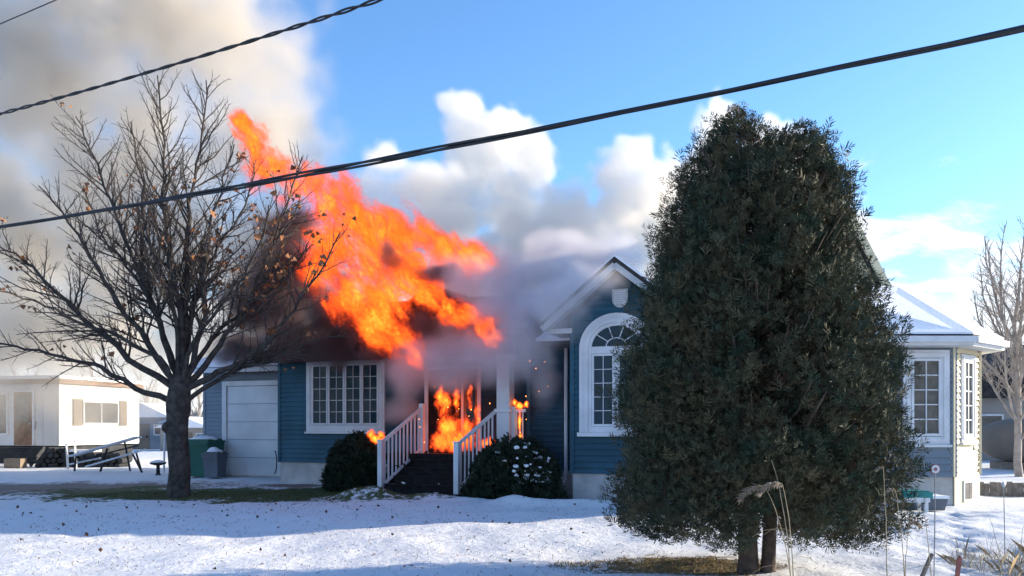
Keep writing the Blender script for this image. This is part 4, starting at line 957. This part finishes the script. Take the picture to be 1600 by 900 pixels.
MB().add([(-.36, -.2, .03), (.36, -.2, .03), (.36, .2, .03), (-.36, .2, .03), (-.40, -.24, .24), (.40, -.24, .24), (.40, .24, .24), (-.40, .24, .24)], [(0, 3, 2, 1), (4, 5, 6, 7), (0, 1, 5, 4), (1, 2, 6, 5), (2, 3, 7, 6), (3, 0, 4, 7)]).build('body', 'bin_grey', tu)
MB().box(-.40, .12, -.26, .26, .242, .36).box(-.36, .08, -.22, .22, .361, .38).build('lid', 'teal', tu); MB().box(.125, .42, -.25, .25, .243, .29).build('snow_cap', 'snow', tu)
MB().box(-.40, -.38, -.10, .10, .17, .20).box(.38, .41, -.10, .10, .17, .20).build('handle', 'bin_grey', tu)
sd = empty('low_bench', (PX(1408, 0, 14.5).x, 14.5, gz(6.8, 14.5)), 0.04); tag(sd, 'low teal bench with a pale rim beside the storage tub', 'bench')
MB().box(-.42, .42, -.14, .14, .17, .22).build('seat', 'teal', sd); MB().box(-.43, .43, -.16, -.142, .16, .235).build('rim', 'trim', sd)
for sx in (-.38, .38):
    for sy in (-.12, .12): MB().box(sx - .03, sx + .03, sy - .02, sy + .02, -.05, .169).build('leg', 'trim', sd)
def stake(name, px, D, base_y, label, cat, tip, r, m, head=None):
    x = PX(px, 0, D).x; z0 = gz(x, D); root = empty(name, (x, D, z0)); tag(root, label, cat); t = PX(tip[0], tip[1], D) - Vector((x, D, z0))
    if head == 'flat':
        MB().bar((0, 0, -0.06), t, r * 2, r * 1.1).build('shaft', m, root); MB().bar(t, t * 1.02 + Vector((0.01, 0, 0.012)), r * 1.7, r * 0.9).build('split_end', m, root)
    else:
        MB().tube([(0, 0, -0.06), t * 0.5 + Vector((0.004, 0, 0)), t], [r, r, r], 6).build('shaft', m, root)
        if head == 'disc':
            MB().tube([t + Vector((0, 0.012, 0)), t + Vector((0, -0.006, 0))], [0.050, 0.050], 22).build('rim', 'red', root); MB().tube([t + Vector((0, -0.0065, 0)), t + Vector((0, -0.012, 0))], [0.043, 0.041], 22).build('reflector', 'trim', root)
            MB().tube([t + Vector((0, -0.0125, 0)), t + Vector((0, -0.014, 0))], [0.018, 0.017], 16).build('centre_spot', 'red', root)
        if head == 'knob': MB().tube([t + Vector((0, 0, -.03)), t, t + Vector((0, 0, .03))], [.012, .024, .010], 10).build('knob', 'trim', root)
stake('reflector_stake', 1459, 8.4, 900, 'thin driveway stake with a round white and red reflector', 'stake', (1461, 733), 0.006, 'metal', 'disc')
stake('marker_rod', 1570, 9.6, 900, 'thin rod with a small white knob near the right edge', 'stake', (1568, 757), 0.005, 'metal', 'knob')
stake('broken_stake', 1432, 8.35, 905, 'broken grey wooden stake leaning right in the foreground snow', 'stake', (1455, 868), 0.022, 'wood_grey', 'flat')
stake('broken_stake', 1493, 8.35, 905, 'short faded red stake in the foreground snow', 'stake', (1499, 872), 0.020, 'red', 'flat')

# ------------------------------------------------------------------ fire and smoke: real volumes, one density grid each
class GN:
    """small helper to write a density field as geometry nodes"""
    def __init__(s, name):
        s.t = bpy.data.node_groups.new(name, 'GeometryNodeTree')
        s.t.interface.new_socket('Geometry', in_out='OUTPUT', socket_type='NodeSocketGeometry')
        s.out = s.t.nodes.new('NodeGroupOutput'); s.pos = s.t.nodes.new('GeometryNodeInputPosition').outputs[0]
    def put(s, sock, v):
        if v is None: return
        if isinstance(v, bpy.types.NodeSocket): s.t.links.new(v, sock)
        else: sock.default_value = v
    def m(s, op, a, b=None, c=None, clamp=False):
        n = s.t.nodes.new('ShaderNodeMath'); n.operation = op; n.use_clamp = clamp
        for i, v in enumerate((a, b, c)): s.put(n.inputs[i], v)
        return n.outputs[0]
    def v(s, op, a, b=None, c=None, scale=None):
        n = s.t.nodes.new('ShaderNodeVectorMath'); n.operation = op
        for i, x in enumerate((a, b, c)):
            if x is not None: s.put(n.inputs[i], x)
        if scale is not None: s.put(n.inputs['Scale'], scale)
        return n.outputs['Value'] if op in ('LENGTH', 'DOT_PRODUCT') else n.outputs[0]
    def comb(s, x, y, z):
        n = s.t.nodes.new('ShaderNodeCombineXYZ')
        for i, q in enumerate((x, y, z)): s.put(n.inputs[i], q)
        return n.outputs[0]
    def noise(s, vec, scale, detail=4, rough=0.55, dist=0.0, color=False, typ='FBM'):
        n = s.t.nodes.new('ShaderNodeTexNoise'); n.noise_dimensions = '3D'; n.noise_type = typ
        s.put(n.inputs['Vector'], vec); s.put(n.inputs['Scale'], scale); s.put(n.inputs['Detail'], detail); s.put(n.inputs['Roughness'], rough); s.put(n.inputs['Distortion'], dist)
        return n.outputs['Color' if color else 0]
    def voro(s, vec, scale, detail=0.0):
        n = s.t.nodes.new('ShaderNodeTexVoronoi'); n.voronoi_dimensions = '3D'; n.feature = 'SMOOTH_F1'
        s.put(n.inputs['Vector'], vec); s.put(n.inputs['Scale'], scale); s.put(n.inputs['Smoothness'], 0.35)
        return n.outputs['Distance']
    def rng(s, v, a, b, lo=0.0, hi=1.0, smooth=True):
        n = s.t.nodes.new('ShaderNodeMapRange'); n.interpolation_type = 'SMOOTHSTEP' if smooth else 'LINEAR'; n.clamp = True
        for i, q in enumerate((v, a, b, lo, hi)): s.put(n.inputs[i], q)
        return n.outputs[0]
    def warp(s, vec, scale, amt, detail=3):
        n = s.noise(vec, scale, detail, color=True)
        return s.v('ADD', vec, s.v('SCALE', s.v('SUBTRACT', n, (0.5, 0.5, 0.5)), scale=amt))
    def blobs(s, vec, bl, k=0.18):
        """smooth union of ellipsoids [(centre, radii)]: 0 at a centre, 1 on the surface"""
        acc = None
        for c, r in bl:
            inv = tuple(1.0 / q for q in r)
            q = s.v('MULTIPLY_ADD', vec, inv, tuple(-ci * ii for ci, ii in zip(c, inv)))
            l = s.v('LENGTH', q)
            acc = l if acc is None else s.m('SMOOTH_MIN', acc, l, k)
        return acc
def volume(name, lo, hi, vox, field, material, loc=(0, 0, 0), rz=0.0):
    g = GN(name + '_field')
    d = field(g, g.pos)
    # fade to nothing before the walls of the grid
    ctr = tuple((a + b) / 2 for a, b in zip(lo, hi)); half = tuple((b - a) / 2 for a, b in zip(lo, hi))
    e = g.v('DIVIDE', g.v('ABSOLUTE', g.v('SUBTRACT', g.pos, ctr)), half)
    sp = g.t.nodes.new('ShaderNodeSeparateXYZ'); g.t.links.new(e, sp.inputs[0])
    em = g.m('MAXIMUM', g.m('MAXIMUM', sp.outputs[0], sp.outputs[1]), sp.outputs[2])
    d = g.m('MULTIPLY', d, g.rng(em, 0.90, 0.99, 1.0, 0.0))
    vc = g.t.nodes.new('GeometryNodeVolumeCube')
    g.put(vc.inputs['Density'], d); g.put(vc.inputs['Background'], 0.0); g.put(vc.inputs['Min'], lo); g.put(vc.inputs['Max'], hi)
    for ax, a, b in zip('XYZ', lo, hi): g.put(vc.inputs['Resolution ' + ax], max(8, int((b - a) / vox)))
    sm = g.t.nodes.new('GeometryNodeSetMaterial'); g.put(sm.inputs['Geometry'], vc.outputs[0]); sm.inputs['Material'].default_value = material
    g.t.links.new(sm.outputs[0], g.out.inputs[0])
    vd = bpy.data.volumes.new(name); vd.materials.append(material)
    o = bpy.data.objects.new(name, vd); link(o); o.location = loc; o.rotation_euler = (0, 0, rz)
    md = o.modifiers.new('density', 'NODES'); md.node_group = g.t
    return o
def smoke_mat(name, col, density, aniso=0.0, absorb=(0, 0, 0)):
    m = bpy.data.materials.new(name); m.use_nodes = True; nt = m.node_tree; nt.nodes.clear()
    p = nt.nodes.new('ShaderNodeVolumePrincipled'); o = nt.nodes.new('ShaderNodeOutputMaterial')
    p.inputs['Color'].default_value = (*col, 1); p.inputs['Density'].default_value = density; p.inputs['Anisotropy'].default_value = aniso
    p.inputs['Absorption Color'].default_value = (*absorb, 1)
    nt.links.new(p.outputs[0], o.inputs['Volume'])
    m.cycles.volume_step_rate = 2.2
    return m
def fire_mat(name, strength, absorb, stops):
    m = bpy.data.materials.new(name); m.use_nodes = True; nt = m.node_tree; nt.nodes.clear()
    at = nt.nodes.new('ShaderNodeAttribute'); at.attribute_name = 'density'
    r = nt.nodes.new('ShaderNodeValToRGB'); el = r.color_ramp.elements
    while len(el) < len(stops): el.new(0.5)
    for e, (p, c) in zip(el, stops): e.position = p; e.color = (*c, 1)
    nt.links.new(at.outputs['Fac'], r.inputs[0])
    def mul(v, k):
        n = nt.nodes.new('ShaderNodeMath'); n.operation = 'MULTIPLY'; nt.links.new(v, n.inputs[0])
        if isinstance(k, float): n.inputs[1].default_value = k
        else: nt.links.new(k, n.inputs[1])
        return n.outputs[0]
    em = nt.nodes.new('ShaderNodeEmission'); nt.links.new(r.outputs[0], em.inputs[0]); nt.links.new(mul(at.outputs['Fac'], strength), em.inputs[1])
    ab = nt.nodes.new('ShaderNodeVolumeAbsorption'); ab.inputs[0].default_value = (0.05, 0.02, 0.01, 1); nt.links.new(mul(at.outputs['Fac'], absorb), ab.inputs[1])
    ad = nt.nodes.new('ShaderNodeAddShader'); nt.links.new(em.outputs[0], ad.inputs[0]); nt.links.new(ab.outputs[0], ad.inputs[1])
    o = nt.nodes.new('ShaderNodeOutputMaterial'); nt.links.new(ad.outputs[0], o.inputs['Volume'])
    m.cycles.volume_step_rate = 1.3
    return m
FIRE_STOPS = [(0.0, (0.30, 0.018, 0.006)), (0.15, (0.72, 0.060, 0.010)), (0.38, (0.98, 0.125, 0.012)), (0.62, (1.0, 0.24, 0.016)), (0.9, (1.2, 0.50, 0.06))]

def hx(px, y):                              # house plan x for a bearing, at plan depth y
    k = (px - 800) / FPX
    x = (k * (HO[1] + HC * y) - HO[0] - HS * y) / (HC + k * HS)
    return x, HO[1] - HS * x + HC * y
def HB(px, py, rx, rz, y=-0.6, ry=0.6):     # ellipsoid in house coordinates from bearing and plan depth; radii given in pixels
    x, D = hx(px, y); s = D / FPX
    return ((x, y, CZ - (py - HOR) * s), (rx * s, ry, rz * s))
def WB(px, py, rx, rz, D, ry):
    p = PX(px, py, D); s = D / FPX
    return ((p.x, p.y, p.z), (rx * s, ry, rz * s))

# --- the roof fire
RF0 = [HB(376, 186, 14, 30, 0.4, 0.4), HB(392, 226, 22, 32, 0.3, 0.45), HB(420, 266, 36, 28, 0.2, 0.5), HB(480, 290, 42, 26, 0.0, 0.5),
      HB(520, 312, 44, 34, -0.2, 0.6), HB(548, 350, 42, 38, -0.4, 0.7), HB(520, 392, 42, 44, -0.5, 0.7), HB(600, 362, 42, 36, -0.6, 0.7),
      HB(650, 368, 44, 28, -0.8, 0.6), HB(700, 392, 42, 24, -0.9, 0.6), HB(738, 402, 22, 26, -1.0, 0.5), HB(590, 410, 55, 40, -0.7, 0.7),
      HB(640, 412, 36, 34, -0.8, 0.6), HB(560, 452, 36, 36, -1.9, 0.6), HB(606, 462, 44, 34, -2.0, 0.6), HB(590, 505, 26, 34, -2.1, 0.5),
      HB(625, 530, 28, 30, -2.1, 0.5), HB(648, 556, 16, 20, -2.1, 0.4), HB(640, 450, 30, 26, -2.0, 0.5), HB(500, 432, 34, 30, -1.2, 0.6), HB(530, 470, 26, 22, -2.0, 0.5),
      HB(720, 418, 34, 24, -1.1, 0.5), HB(745, 398, 22, 26, -1.1, 0.5), HB(668, 458, 26, 20, -2.05, 0.35), HB(698, 476, 28, 18, -2.05, 0.32), HB(728, 494, 28, 17, -2.05, 0.32), HB(756, 510, 26, 16, -2.05, 0.3), HB(780, 524, 18, 13, -2.05, 0.28)]
RF = [(c, (r[0] * 1.12, r[1] * 0.6, r[2] * 1.12)) for c, r in RF0]
def roof_fire_field(g, p):
    w = g.warp(p, 0.9, 0.7, 2); w = g.warp(w, 2.6, 0.26, 2)
    l = g.blobs(w, RF, 0.22)
    # licks drawn out along the wind, up and to the left
    a = g.v('DOT_PRODUCT', w, (-0.60, 0.0, 0.80)); b = g.v('DOT_PRODUCT', w, (0.80, 0.0, 0.60)); sp = g.t.nodes.new('ShaderNodeSeparateXYZ'); g.t.links.new(w, sp.inputs[0])
    q = g.comb(g.m('MULTIPLY', a, 0.55), g.m('MULTIPLY', sp.outputs[1], 1.6), g.m('MULTIPLY', b, 2.0))
    n1 = g.noise(q, 1.2, 5, 0.62, 0.6); n2 = g.noise(q, 4.2, 5, 0.68, 1.2)
    rag = g.m('ADD', g.m('MULTIPLY', g.m('SUBTRACT', n1, 0.5), 3.4), g.m('MULTIPLY', g.m('SUBTRACT', n2, 0.5), 3.0))
    d = g.m('ADD', g.m('SUBTRACT', 1.06, l), rag)
    n3 = g.noise(q, 2.6, 5, 0.66, 1.0)          # torn filaments
    rid = g.m('SUBTRACT', 1.0, g.m('MULTIPLY', g.m('ABSOLUTE', g.m('SUBTRACT', n3, 0.5)), 6.5), clamp=True)
    fil = g.m('MULTIPLY_ADD', g.m('MULTIPLY', rid, rid), 0.92, 0.11)
    return g.m('MULTIPLY', g.m('MULTIPLY', g.rng(d, 0.0, 1.0, 0, 1, False), fil), g.rng(l, 1.75, 1.1, 0, 1))
fm = fire_mat('flames', 15.0, 15.0, FIRE_STOPS)
rf = volume('roof_fire', (-2.4, -2.8, 2.5), (7.9, 1.1, 10.6), 0.038, roof_fire_field, fm, (HO[0], HO[1], 0), -HTH)
tag(rf, 'tall orange flames pouring from the bungalow roof and leaning left', 'fire', kind='stuff')
# --- the doorway fire
DF = [HB(690, 690, 20, 18, -0.9, 0.4), HB(715, 688, 22, 18, -0.9, 0.4), HB(700, 665, 20, 22, -0.6, 0.35), HB(695, 632, 10, 30, -0.4, 0.25), HB(728, 672, 14, 30, -0.5, 0.3),
      HB(688, 620, 7, 24, -0.35, 0.2), HB(712, 620, 4, 34, -0.35, 0.2), HB(733, 625, 4, 26, -0.35, 0.2), HB(745, 655, 5, 24, -0.4, 0.2), HB(760, 692, 22, 9, -1.2, 0.3)]
def door_fire_field(g, p):
    w = g.warp(p, 3.2, 0.20, 2)
    l = g.blobs(w, DF, 0.2)
    q = g.v('MULTIPLY', w, (2.2, 1.6, 0.9))
    n1 = g.noise(q, 1.7, 4, 0.6, 0.5); n2 = g.noise(q, 5.2, 4, 0.65, 0.8)
    rag = g.m('ADD', g.m('MULTIPLY', g.m('SUBTRACT', n1, 0.5), 2.4), g.m('MULTIPLY', g.m('SUBTRACT', n2, 0.5), 2.2))
    d = g.m('ADD', g.m('SUBTRACT', 0.80, l), rag)
    n3 = g.noise(q, 3.4, 4, 0.66, 0.8); rid = g.m('SUBTRACT', 1.0, g.m('MULTIPLY', g.m('ABSOLUTE', g.m('SUBTRACT', n3, 0.5)), 6.0), clamp=True)
    return g.m('MULTIPLY', g.m('MULTIPLY', g.rng(d, 0.0, 1.0, 0, 1, False), g.m('MULTIPLY_ADD', rid, 0.92, 0.1)), g.rng(l, 1.8, 1.1, 0, 1))
fm2 = fire_mat('doorway_flames', 36.0, 20.0, FIRE_STOPS)
df = volume('doorway_fire', (4.3, -1.9, 0.9), (6.95, -0.1, 3.1), 0.022, door_fire_field, fm2, (HO[0], HO[1], 0), -HTH)
tag(df, 'bright flames burning on the porch floor in front of the doorway', 'fire', kind='stuff')

# --- white billowing smoke behind the house
WS = [WB(725, 192, 36, 42, 31, 1.4), WB(780, 212, 62, 38, 31, 1.6), WB(832, 245, 40, 40, 31, 1.5), WB(745, 260, 60, 50, 31, 1.6), WB(612, 252, 42, 36, 26.6, 1.2), WB(640, 300, 62, 50, 26.8, 1.4), WB(585, 300, 36, 40, 26.4, 1.0),
      WB(720, 330, 70, 60, 29.5, 1.6), WB(800, 325, 70, 55, 30, 1.6), WB(985, 240, 38, 42, 27.6, 1.2), WB(962, 285, 50, 42, 27.6, 1.3), WB(1012, 295, 36, 50, 27.6, 1.2), WB(890, 320, 60, 40, 28.5, 1.4),
      WB(940, 360, 90, 50, 27.5, 1.5), WB(840, 385, 110, 50, 28, 1.6), WB(1122, 192, 30, 38, 31.5, 1.2), WB(1112, 250, 46, 50, 31.5, 1.4), WB(1070, 320, 60, 70, 30, 1.5), WB(1190, 228, 36, 38, 31, 1.2), WB(1250, 245, 36, 44, 31, 1.2),
      WB(1200, 320, 90, 70, 31, 1.5), WB(1310, 365, 44, 56, 31, 1.2), WB(650, 370, 90, 50, 27, 1.5), WB(750, 420, 120, 50, 27.5, 1.5), WB(930, 430, 110, 50, 27, 1.4), WB(1080, 420, 90, 60, 28, 1.5), WB(690, 300, 60, 50, 28.5, 1.4), WB(880, 350, 80, 50, 29.5, 1.5), WB(1030, 370, 80, 60, 29, 1.5), WB(600, 340, 60, 50, 26.6, 1.2), WB(820, 420, 160, 50, 29, 1.6), WB(970, 330, 60, 50, 28.5, 1.4), WB(1052, 285, 40, 48, 28.5, 1.2)]
def white_field(g, p):
    w = g.warp(p, 0.35, 0.9, 2)
    l = g.blobs(w, WS, 0.16)
    b1 = g.voro(w, 0.55); b2 = g.voro(g.warp(w, 1.0, 0.3, 2), 1.4); n = g.noise(w, 1.6, 5, 0.6)
    rag = g.m('ADD', g.m('MULTIPLY', g.m('SUBTRACT', 0.50, b1), 0.9), g.m('MULTIPLY', g.m('SUBTRACT', 0.45, b2), 0.6))
    rag = g.m('ADD', rag, g.m('MULTIPLY', g.m('SUBTRACT', n, 0.5), 0.55))
    return g.rng(g.m('ADD', g.m('SUBTRACT', 1.08, l), rag), 0.02, 0.32)
ws = volume('white_smoke', (-8.5, 24.2, 4.0), (14.5, 34.0, 14.4), 0.105, white_field, smoke_mat('white_smoke', (0.98, 0.953, 0.90), 1.0, 0.0), (0, 0, 0))
tag(ws, 'billowing cream white smoke rising behind the bungalow roof', 'smoke', kind='stuff')
# --- thinner grey smoke drifting off to the left
GS = [WB(60, 120, 220, 170, 30, 3), WB(300, 60, 160, 140, 30, 3), WB(380, 180, 120, 90, 28, 2.4), WB(200, 250, 220, 130, 29, 3), WB(30, 380, 220, 160, 30, 3), WB(250, 400, 200, 130, 28, 2.6), WB(420, 250, 80, 90, 26, 2),
      WB(420, 400, 120, 100, 26, 2), WB(120, 520, 240, 90, 29, 2.6), WB(330, 520, 130, 70, 27, 1.6), WB(-120, 250, 200, 300, 30, 3), WB(180, -40, 240, 120, 31, 3), WB(420, 120, 70, 90, 28, 2), WB(-60, 560, 200, 60, 31, 2.4), WB(90, 625, 230, 50, 29.5, 1.3)]
def grey_field(g, p):
    w = g.warp(p, 0.22, 2.2, 3)
    l = g.blobs(w, GS, 0.2)
    n = g.noise(w, 0.5, 6, 0.62, 0.3); n2 = g.voro(w, 0.5)
    rag = g.m('ADD', g.m('MULTIPLY', g.m('SUBTRACT', n, 0.5), 3.2), g.m('MULTIPLY', g.m('SUBTRACT', 0.5, n2), 0.9))
    return g.rng(g.m('ADD', g.m('SUBTRACT', 1.22, l), rag), 0.0, 1.5)
gs = volume('grey_smoke', (-28, 24.3, 0.2), (-3.6, 35.0, 21), 0.2, grey_field, smoke_mat('grey_smoke', (0.75, 0.695, 0.61), 0.95, 0.0), (0, 0, 0))
tag(gs, 'wide bank of grey smoke drifting left behind the bare maple', 'smoke', kind='stuff')
# --- dark smoke boiling out under the eave beside the flames
KS = [HB(470, 350, 40, 40, -0.4, 0.7), HB(450, 420, 60, 60, -0.5, 0.8), HB(500, 480, 60, 50, -1.3, 0.7), HB(560, 520, 60, 36, -1.5, 0.6), HB(600, 545, 44, 30, -1.6, 0.5), HB(470, 530, 70, 34, -1.2, 0.6), HB(530, 540, 80, 30, -1.5, 0.5),
      HB(440, 480, 50, 50, -0.4, 0.7), HB(610, 400, 20, 30, -1.5, 0.4), HB(540, 440, 26, 30, -1.5, 0.4), HB(690, 430, 50, 20, -1.6, 0.4), HB(410, 470, 70, 70, -0.2, 0.7), HB(380, 540, 70, 34, 0.3, 0.6), HB(540, 500, 90, 56, -1.4, 0.6), HB(520, 552, 90, 24, -1.4, 0.5), HB(440, 360, 50, 50, 0.0, 0.6), HB(660, 500, 40, 40, -1.9, 0.4)]
def dark_field(g, p):
    w = g.warp(p, 0.8, 0.6, 2); l = g.blobs(w, KS, 0.2)
    n = g.noise(w, 1.3, 5, 0.6, 0.4); b = g.voro(w, 1.5)
    rag = g.m('ADD', g.m('MULTIPLY', g.m('SUBTRACT', n, 0.5), 2.2), g.m('MULTIPLY', g.m('SUBTRACT', 0.45, b), 0.5))
    return g.rng(g.m('ADD', g.m('SUBTRACT', 1.1, l), rag), 0.0, 0.8)
ks = volume('dark_smoke', (-3.8, -3.0, 2.3), (6.2, 0.9, 7.4), 0.07, dark_field, smoke_mat('dark_smoke', (0.24, 0.17, 0.165), 5.0), (HO[0], HO[1], 0), -HTH)
tag(ks, 'dark brown smoke rolling out under the left eave', 'smoke', kind='stuff')
# --- thin smoke hanging in the porch and over the valley of the roofs
PS = [HB(640, 590, 60, 36, -1.9, 0.7), HB(700, 560, 80, 40, -2.2, 0.7), HB(760, 565, 60, 45, -2.2, 0.6), HB(720, 530, 80, 40, -1.5, 0.6), HB(810, 535, 60, 55, -2.3, 0.6), HB(690, 590, 70, 24, -1.9, 0.5), HB(800, 470, 80, 60, -1.2, 0.9), HB(860, 440, 80, 60, -0.6, 0.9),
      HB(740, 440, 90, 50, -1.4, 0.9), HB(940, 420, 80, 50, 0.8, 0.9), HB(850, 600, 30, 50, -1.7, 0.4), HB(620, 640, 40, 30, -0.8, 0.4), HB(860, 490, 60, 40, -2.5, 0.5), HB(900, 460, 50, 40, -2.5, 0.4), HB(800, 425, 80, 50, -0.8, 0.8), HB(880, 405, 80, 50, 0.2, 0.8), HB(780, 490, 60, 40, -1.9, 0.6), HB(710, 588, 70, 22, -1.2, 0.5), HB(875, 480, 56, 50, -2.95, 0.3), HB(925, 440, 46, 36, -2.95, 0.26), HB(850, 540, 36, 50, -2.4, 0.3)]
def porch_field(g, p):
    w = g.warp(p, 0.7, 0.7, 2); l = g.blobs(w, PS, 0.25)
    n = g.noise(w, 1.0, 5, 0.58, 0.3)
    return g.rng(g.m('ADD', g.m('SUBTRACT', 1.1, l), g.m('MULTIPLY', g.m('SUBTRACT', n, 0.5), 1.9)), 0.0, 1.0)
ps = volume('porch_smoke', (2.6, -3.7, 1.4), (11.0, 2.2, 6.6), 0.09, porch_field, smoke_mat('porch_smoke', (0.84, 0.81, 0.83), 2.8), (HO[0], HO[1], 0), -HTH)
tag(ps, 'thin mauve smoke hanging round the porch and over the roof valley', 'smoke', kind='stuff')

# --- small fires on the left shrub and on the porch rail, and drifting embers
SF = [HB(588, 686, 10, 7, -1.75, 0.16), HB(580, 680, 5, 8, -1.75, 0.12), HB(596, 680, 4, 7, -1.75, 0.1)]
RLF = [HB(812, 634, 9, 5, -1.38, 0.10), HB(805, 629, 3, 6, -1.38, 0.06), HB(823, 631, 4, 5, -1.38, 0.06), HB(812, 660, 1.8, 22, -1.42, 0.05), HB(813, 684, 3.5, 6, -1.42, 0.06)]
def small_field(bl):
    def f(g, p):
        w = g.warp(p, 6.0, 0.09, 2); l = g.blobs(w, bl, 0.2); q = g.v('MULTIPLY', w, (2.0, 2.0, 1.0)); n1 = g.noise(q, 4.0, 4, 0.62, 0.6)
        return g.m('MULTIPLY', g.rng(g.m('ADD', g.m('SUBTRACT', 1.0, l), g.m('MULTIPLY', g.m('SUBTRACT', n1, 0.5), 3.4)), 0.0, 0.9, 0, 1, False), g.rng(l, 1.8, 1.1, 0, 1))
    return f
fm3 = fire_mat('small_flames', 40.0, 30.0, FIRE_STOPS)
for nm, bl, lab in (('shrub_fire', SF, 'small flame on top of the shrub left of the steps'), ('rail_fire', RLF, 'small flames climbing the porch rail right of the white post')):
    lo = tuple(min(c[i] - r[i] * 1.7 - 0.05 for c, r in bl) for i in range(3)); hi = tuple(max(c[i] + r[i] * 1.7 + 0.05 for c, r in bl) for i in range(3))
    tag(volume(nm, lo, hi, 0.012, small_field(bl), fm3, (HO[0], HO[1], 0), -HTH), lab, 'fire', kind='stuff')
em_m = bpy.data.materials.new('ember_glow'); em_m.use_nodes = True; nt = em_m.node_tree; nt.nodes.clear()
e = nt.nodes.new('ShaderNodeEmission'); e.inputs[0].default_value = (1, 0.30, 0.06, 1); e.inputs[1].default_value = 4.0; o = nt.nodes.new('ShaderNodeOutputMaterial'); nt.links.new(e.outputs[0], o.inputs[0])
er = random.Random(19); eb = MB()
EMB = [(848, 565), (858, 588), (852, 604), (830, 565), (838, 575), (820, 618), (846, 612), (792, 545), (742, 640), (735, 612), (730, 650), (690, 655), (668, 690), (661, 655), (826, 655), (655, 668), (812, 676)] + [(er.uniform(660, 860), er.uniform(560, 700)) for _ in range(10)]
for (px, py) in EMB:
    x, D = hx(px, -1.45); s = er.uniform(0.005, 0.012); z = CZ - (py - HOR) * D / FPX
    a = [Vector((x + er.uniform(-s, s), -1.45 + er.uniform(-.2, .2), z + er.uniform(-s, s) * 1.6)) for _ in range(1)][0]
    vs = [a + Vector((s, 0, 0)), a + Vector((-s, 0.3 * s, 0)), a + Vector((0, s, 0.2 * s)), a + Vector((0.2 * s, -s, 0)), a + Vector((0.3 * s, 0, 1.7 * s)), a + Vector((0, 0, -1.5 * s))]
    eb.add(vs, [(0, 2, 4), (2, 1, 4), (1, 3, 4), (3, 0, 4), (2, 0, 5), (1, 2, 5), (3, 1, 5), (0, 3, 5)])
eo = eb.build('embers', em_m); eo.location = (HO[0], HO[1], 0); eo.rotation_euler = (0, 0, -HTH); tag(eo, 'glowing embers drifting round the porch', 'embers', kind='stuff')

# charred boards and chips fallen on the steps and the walk
dr_ = random.Random(23); db = MB(); dc = MB()
for k in range(46):
    x = dr_.uniform(4.5, 6.9); y = dr_.uniform(-2.9, -0.9); st_ = min(4, max(-1, int((y + 2.58) / 0.24))) if y > -2.58 else -1
    X = HO[0] + HC * x + HS * y; Y = HO[1] - HS * x + HC * y; z = (0.14 + st_ * 0.17 if 0 <= st_ <= 4 and y < -1.35 else 0.95 if y >= -1.35 else gz(X, Y)) + 0.02
    a = dr_.uniform(0, 6.28); L = dr_.uniform(0.05, 0.3); d = Vector((math.cos(a), math.sin(a) * 0.5, dr_.uniform(-0.05, 0.35))) * L
    (dc if k % 6 == 0 else db).bar((x, y, z), Vector((x, y, z)) + d * (0.4 if k % 6 == 0 else 1), dr_.uniform(0.02, 0.07), dr_.uniform(0.01, 0.03))
for mb, nm, mm, lab in ((db, 'charred_debris', 'char', 'charred scraps of wood littering the porch steps'), (dc, 'pale_debris', 'trim', 'pale chips lying among the charred scraps on the steps')):
    o = mb.build(nm, mm); o.location = (HO[0], HO[1], 0); o.rotation_euler = (0, 0, -HTH); tag(o, lab, 'debris', kind='stuff')
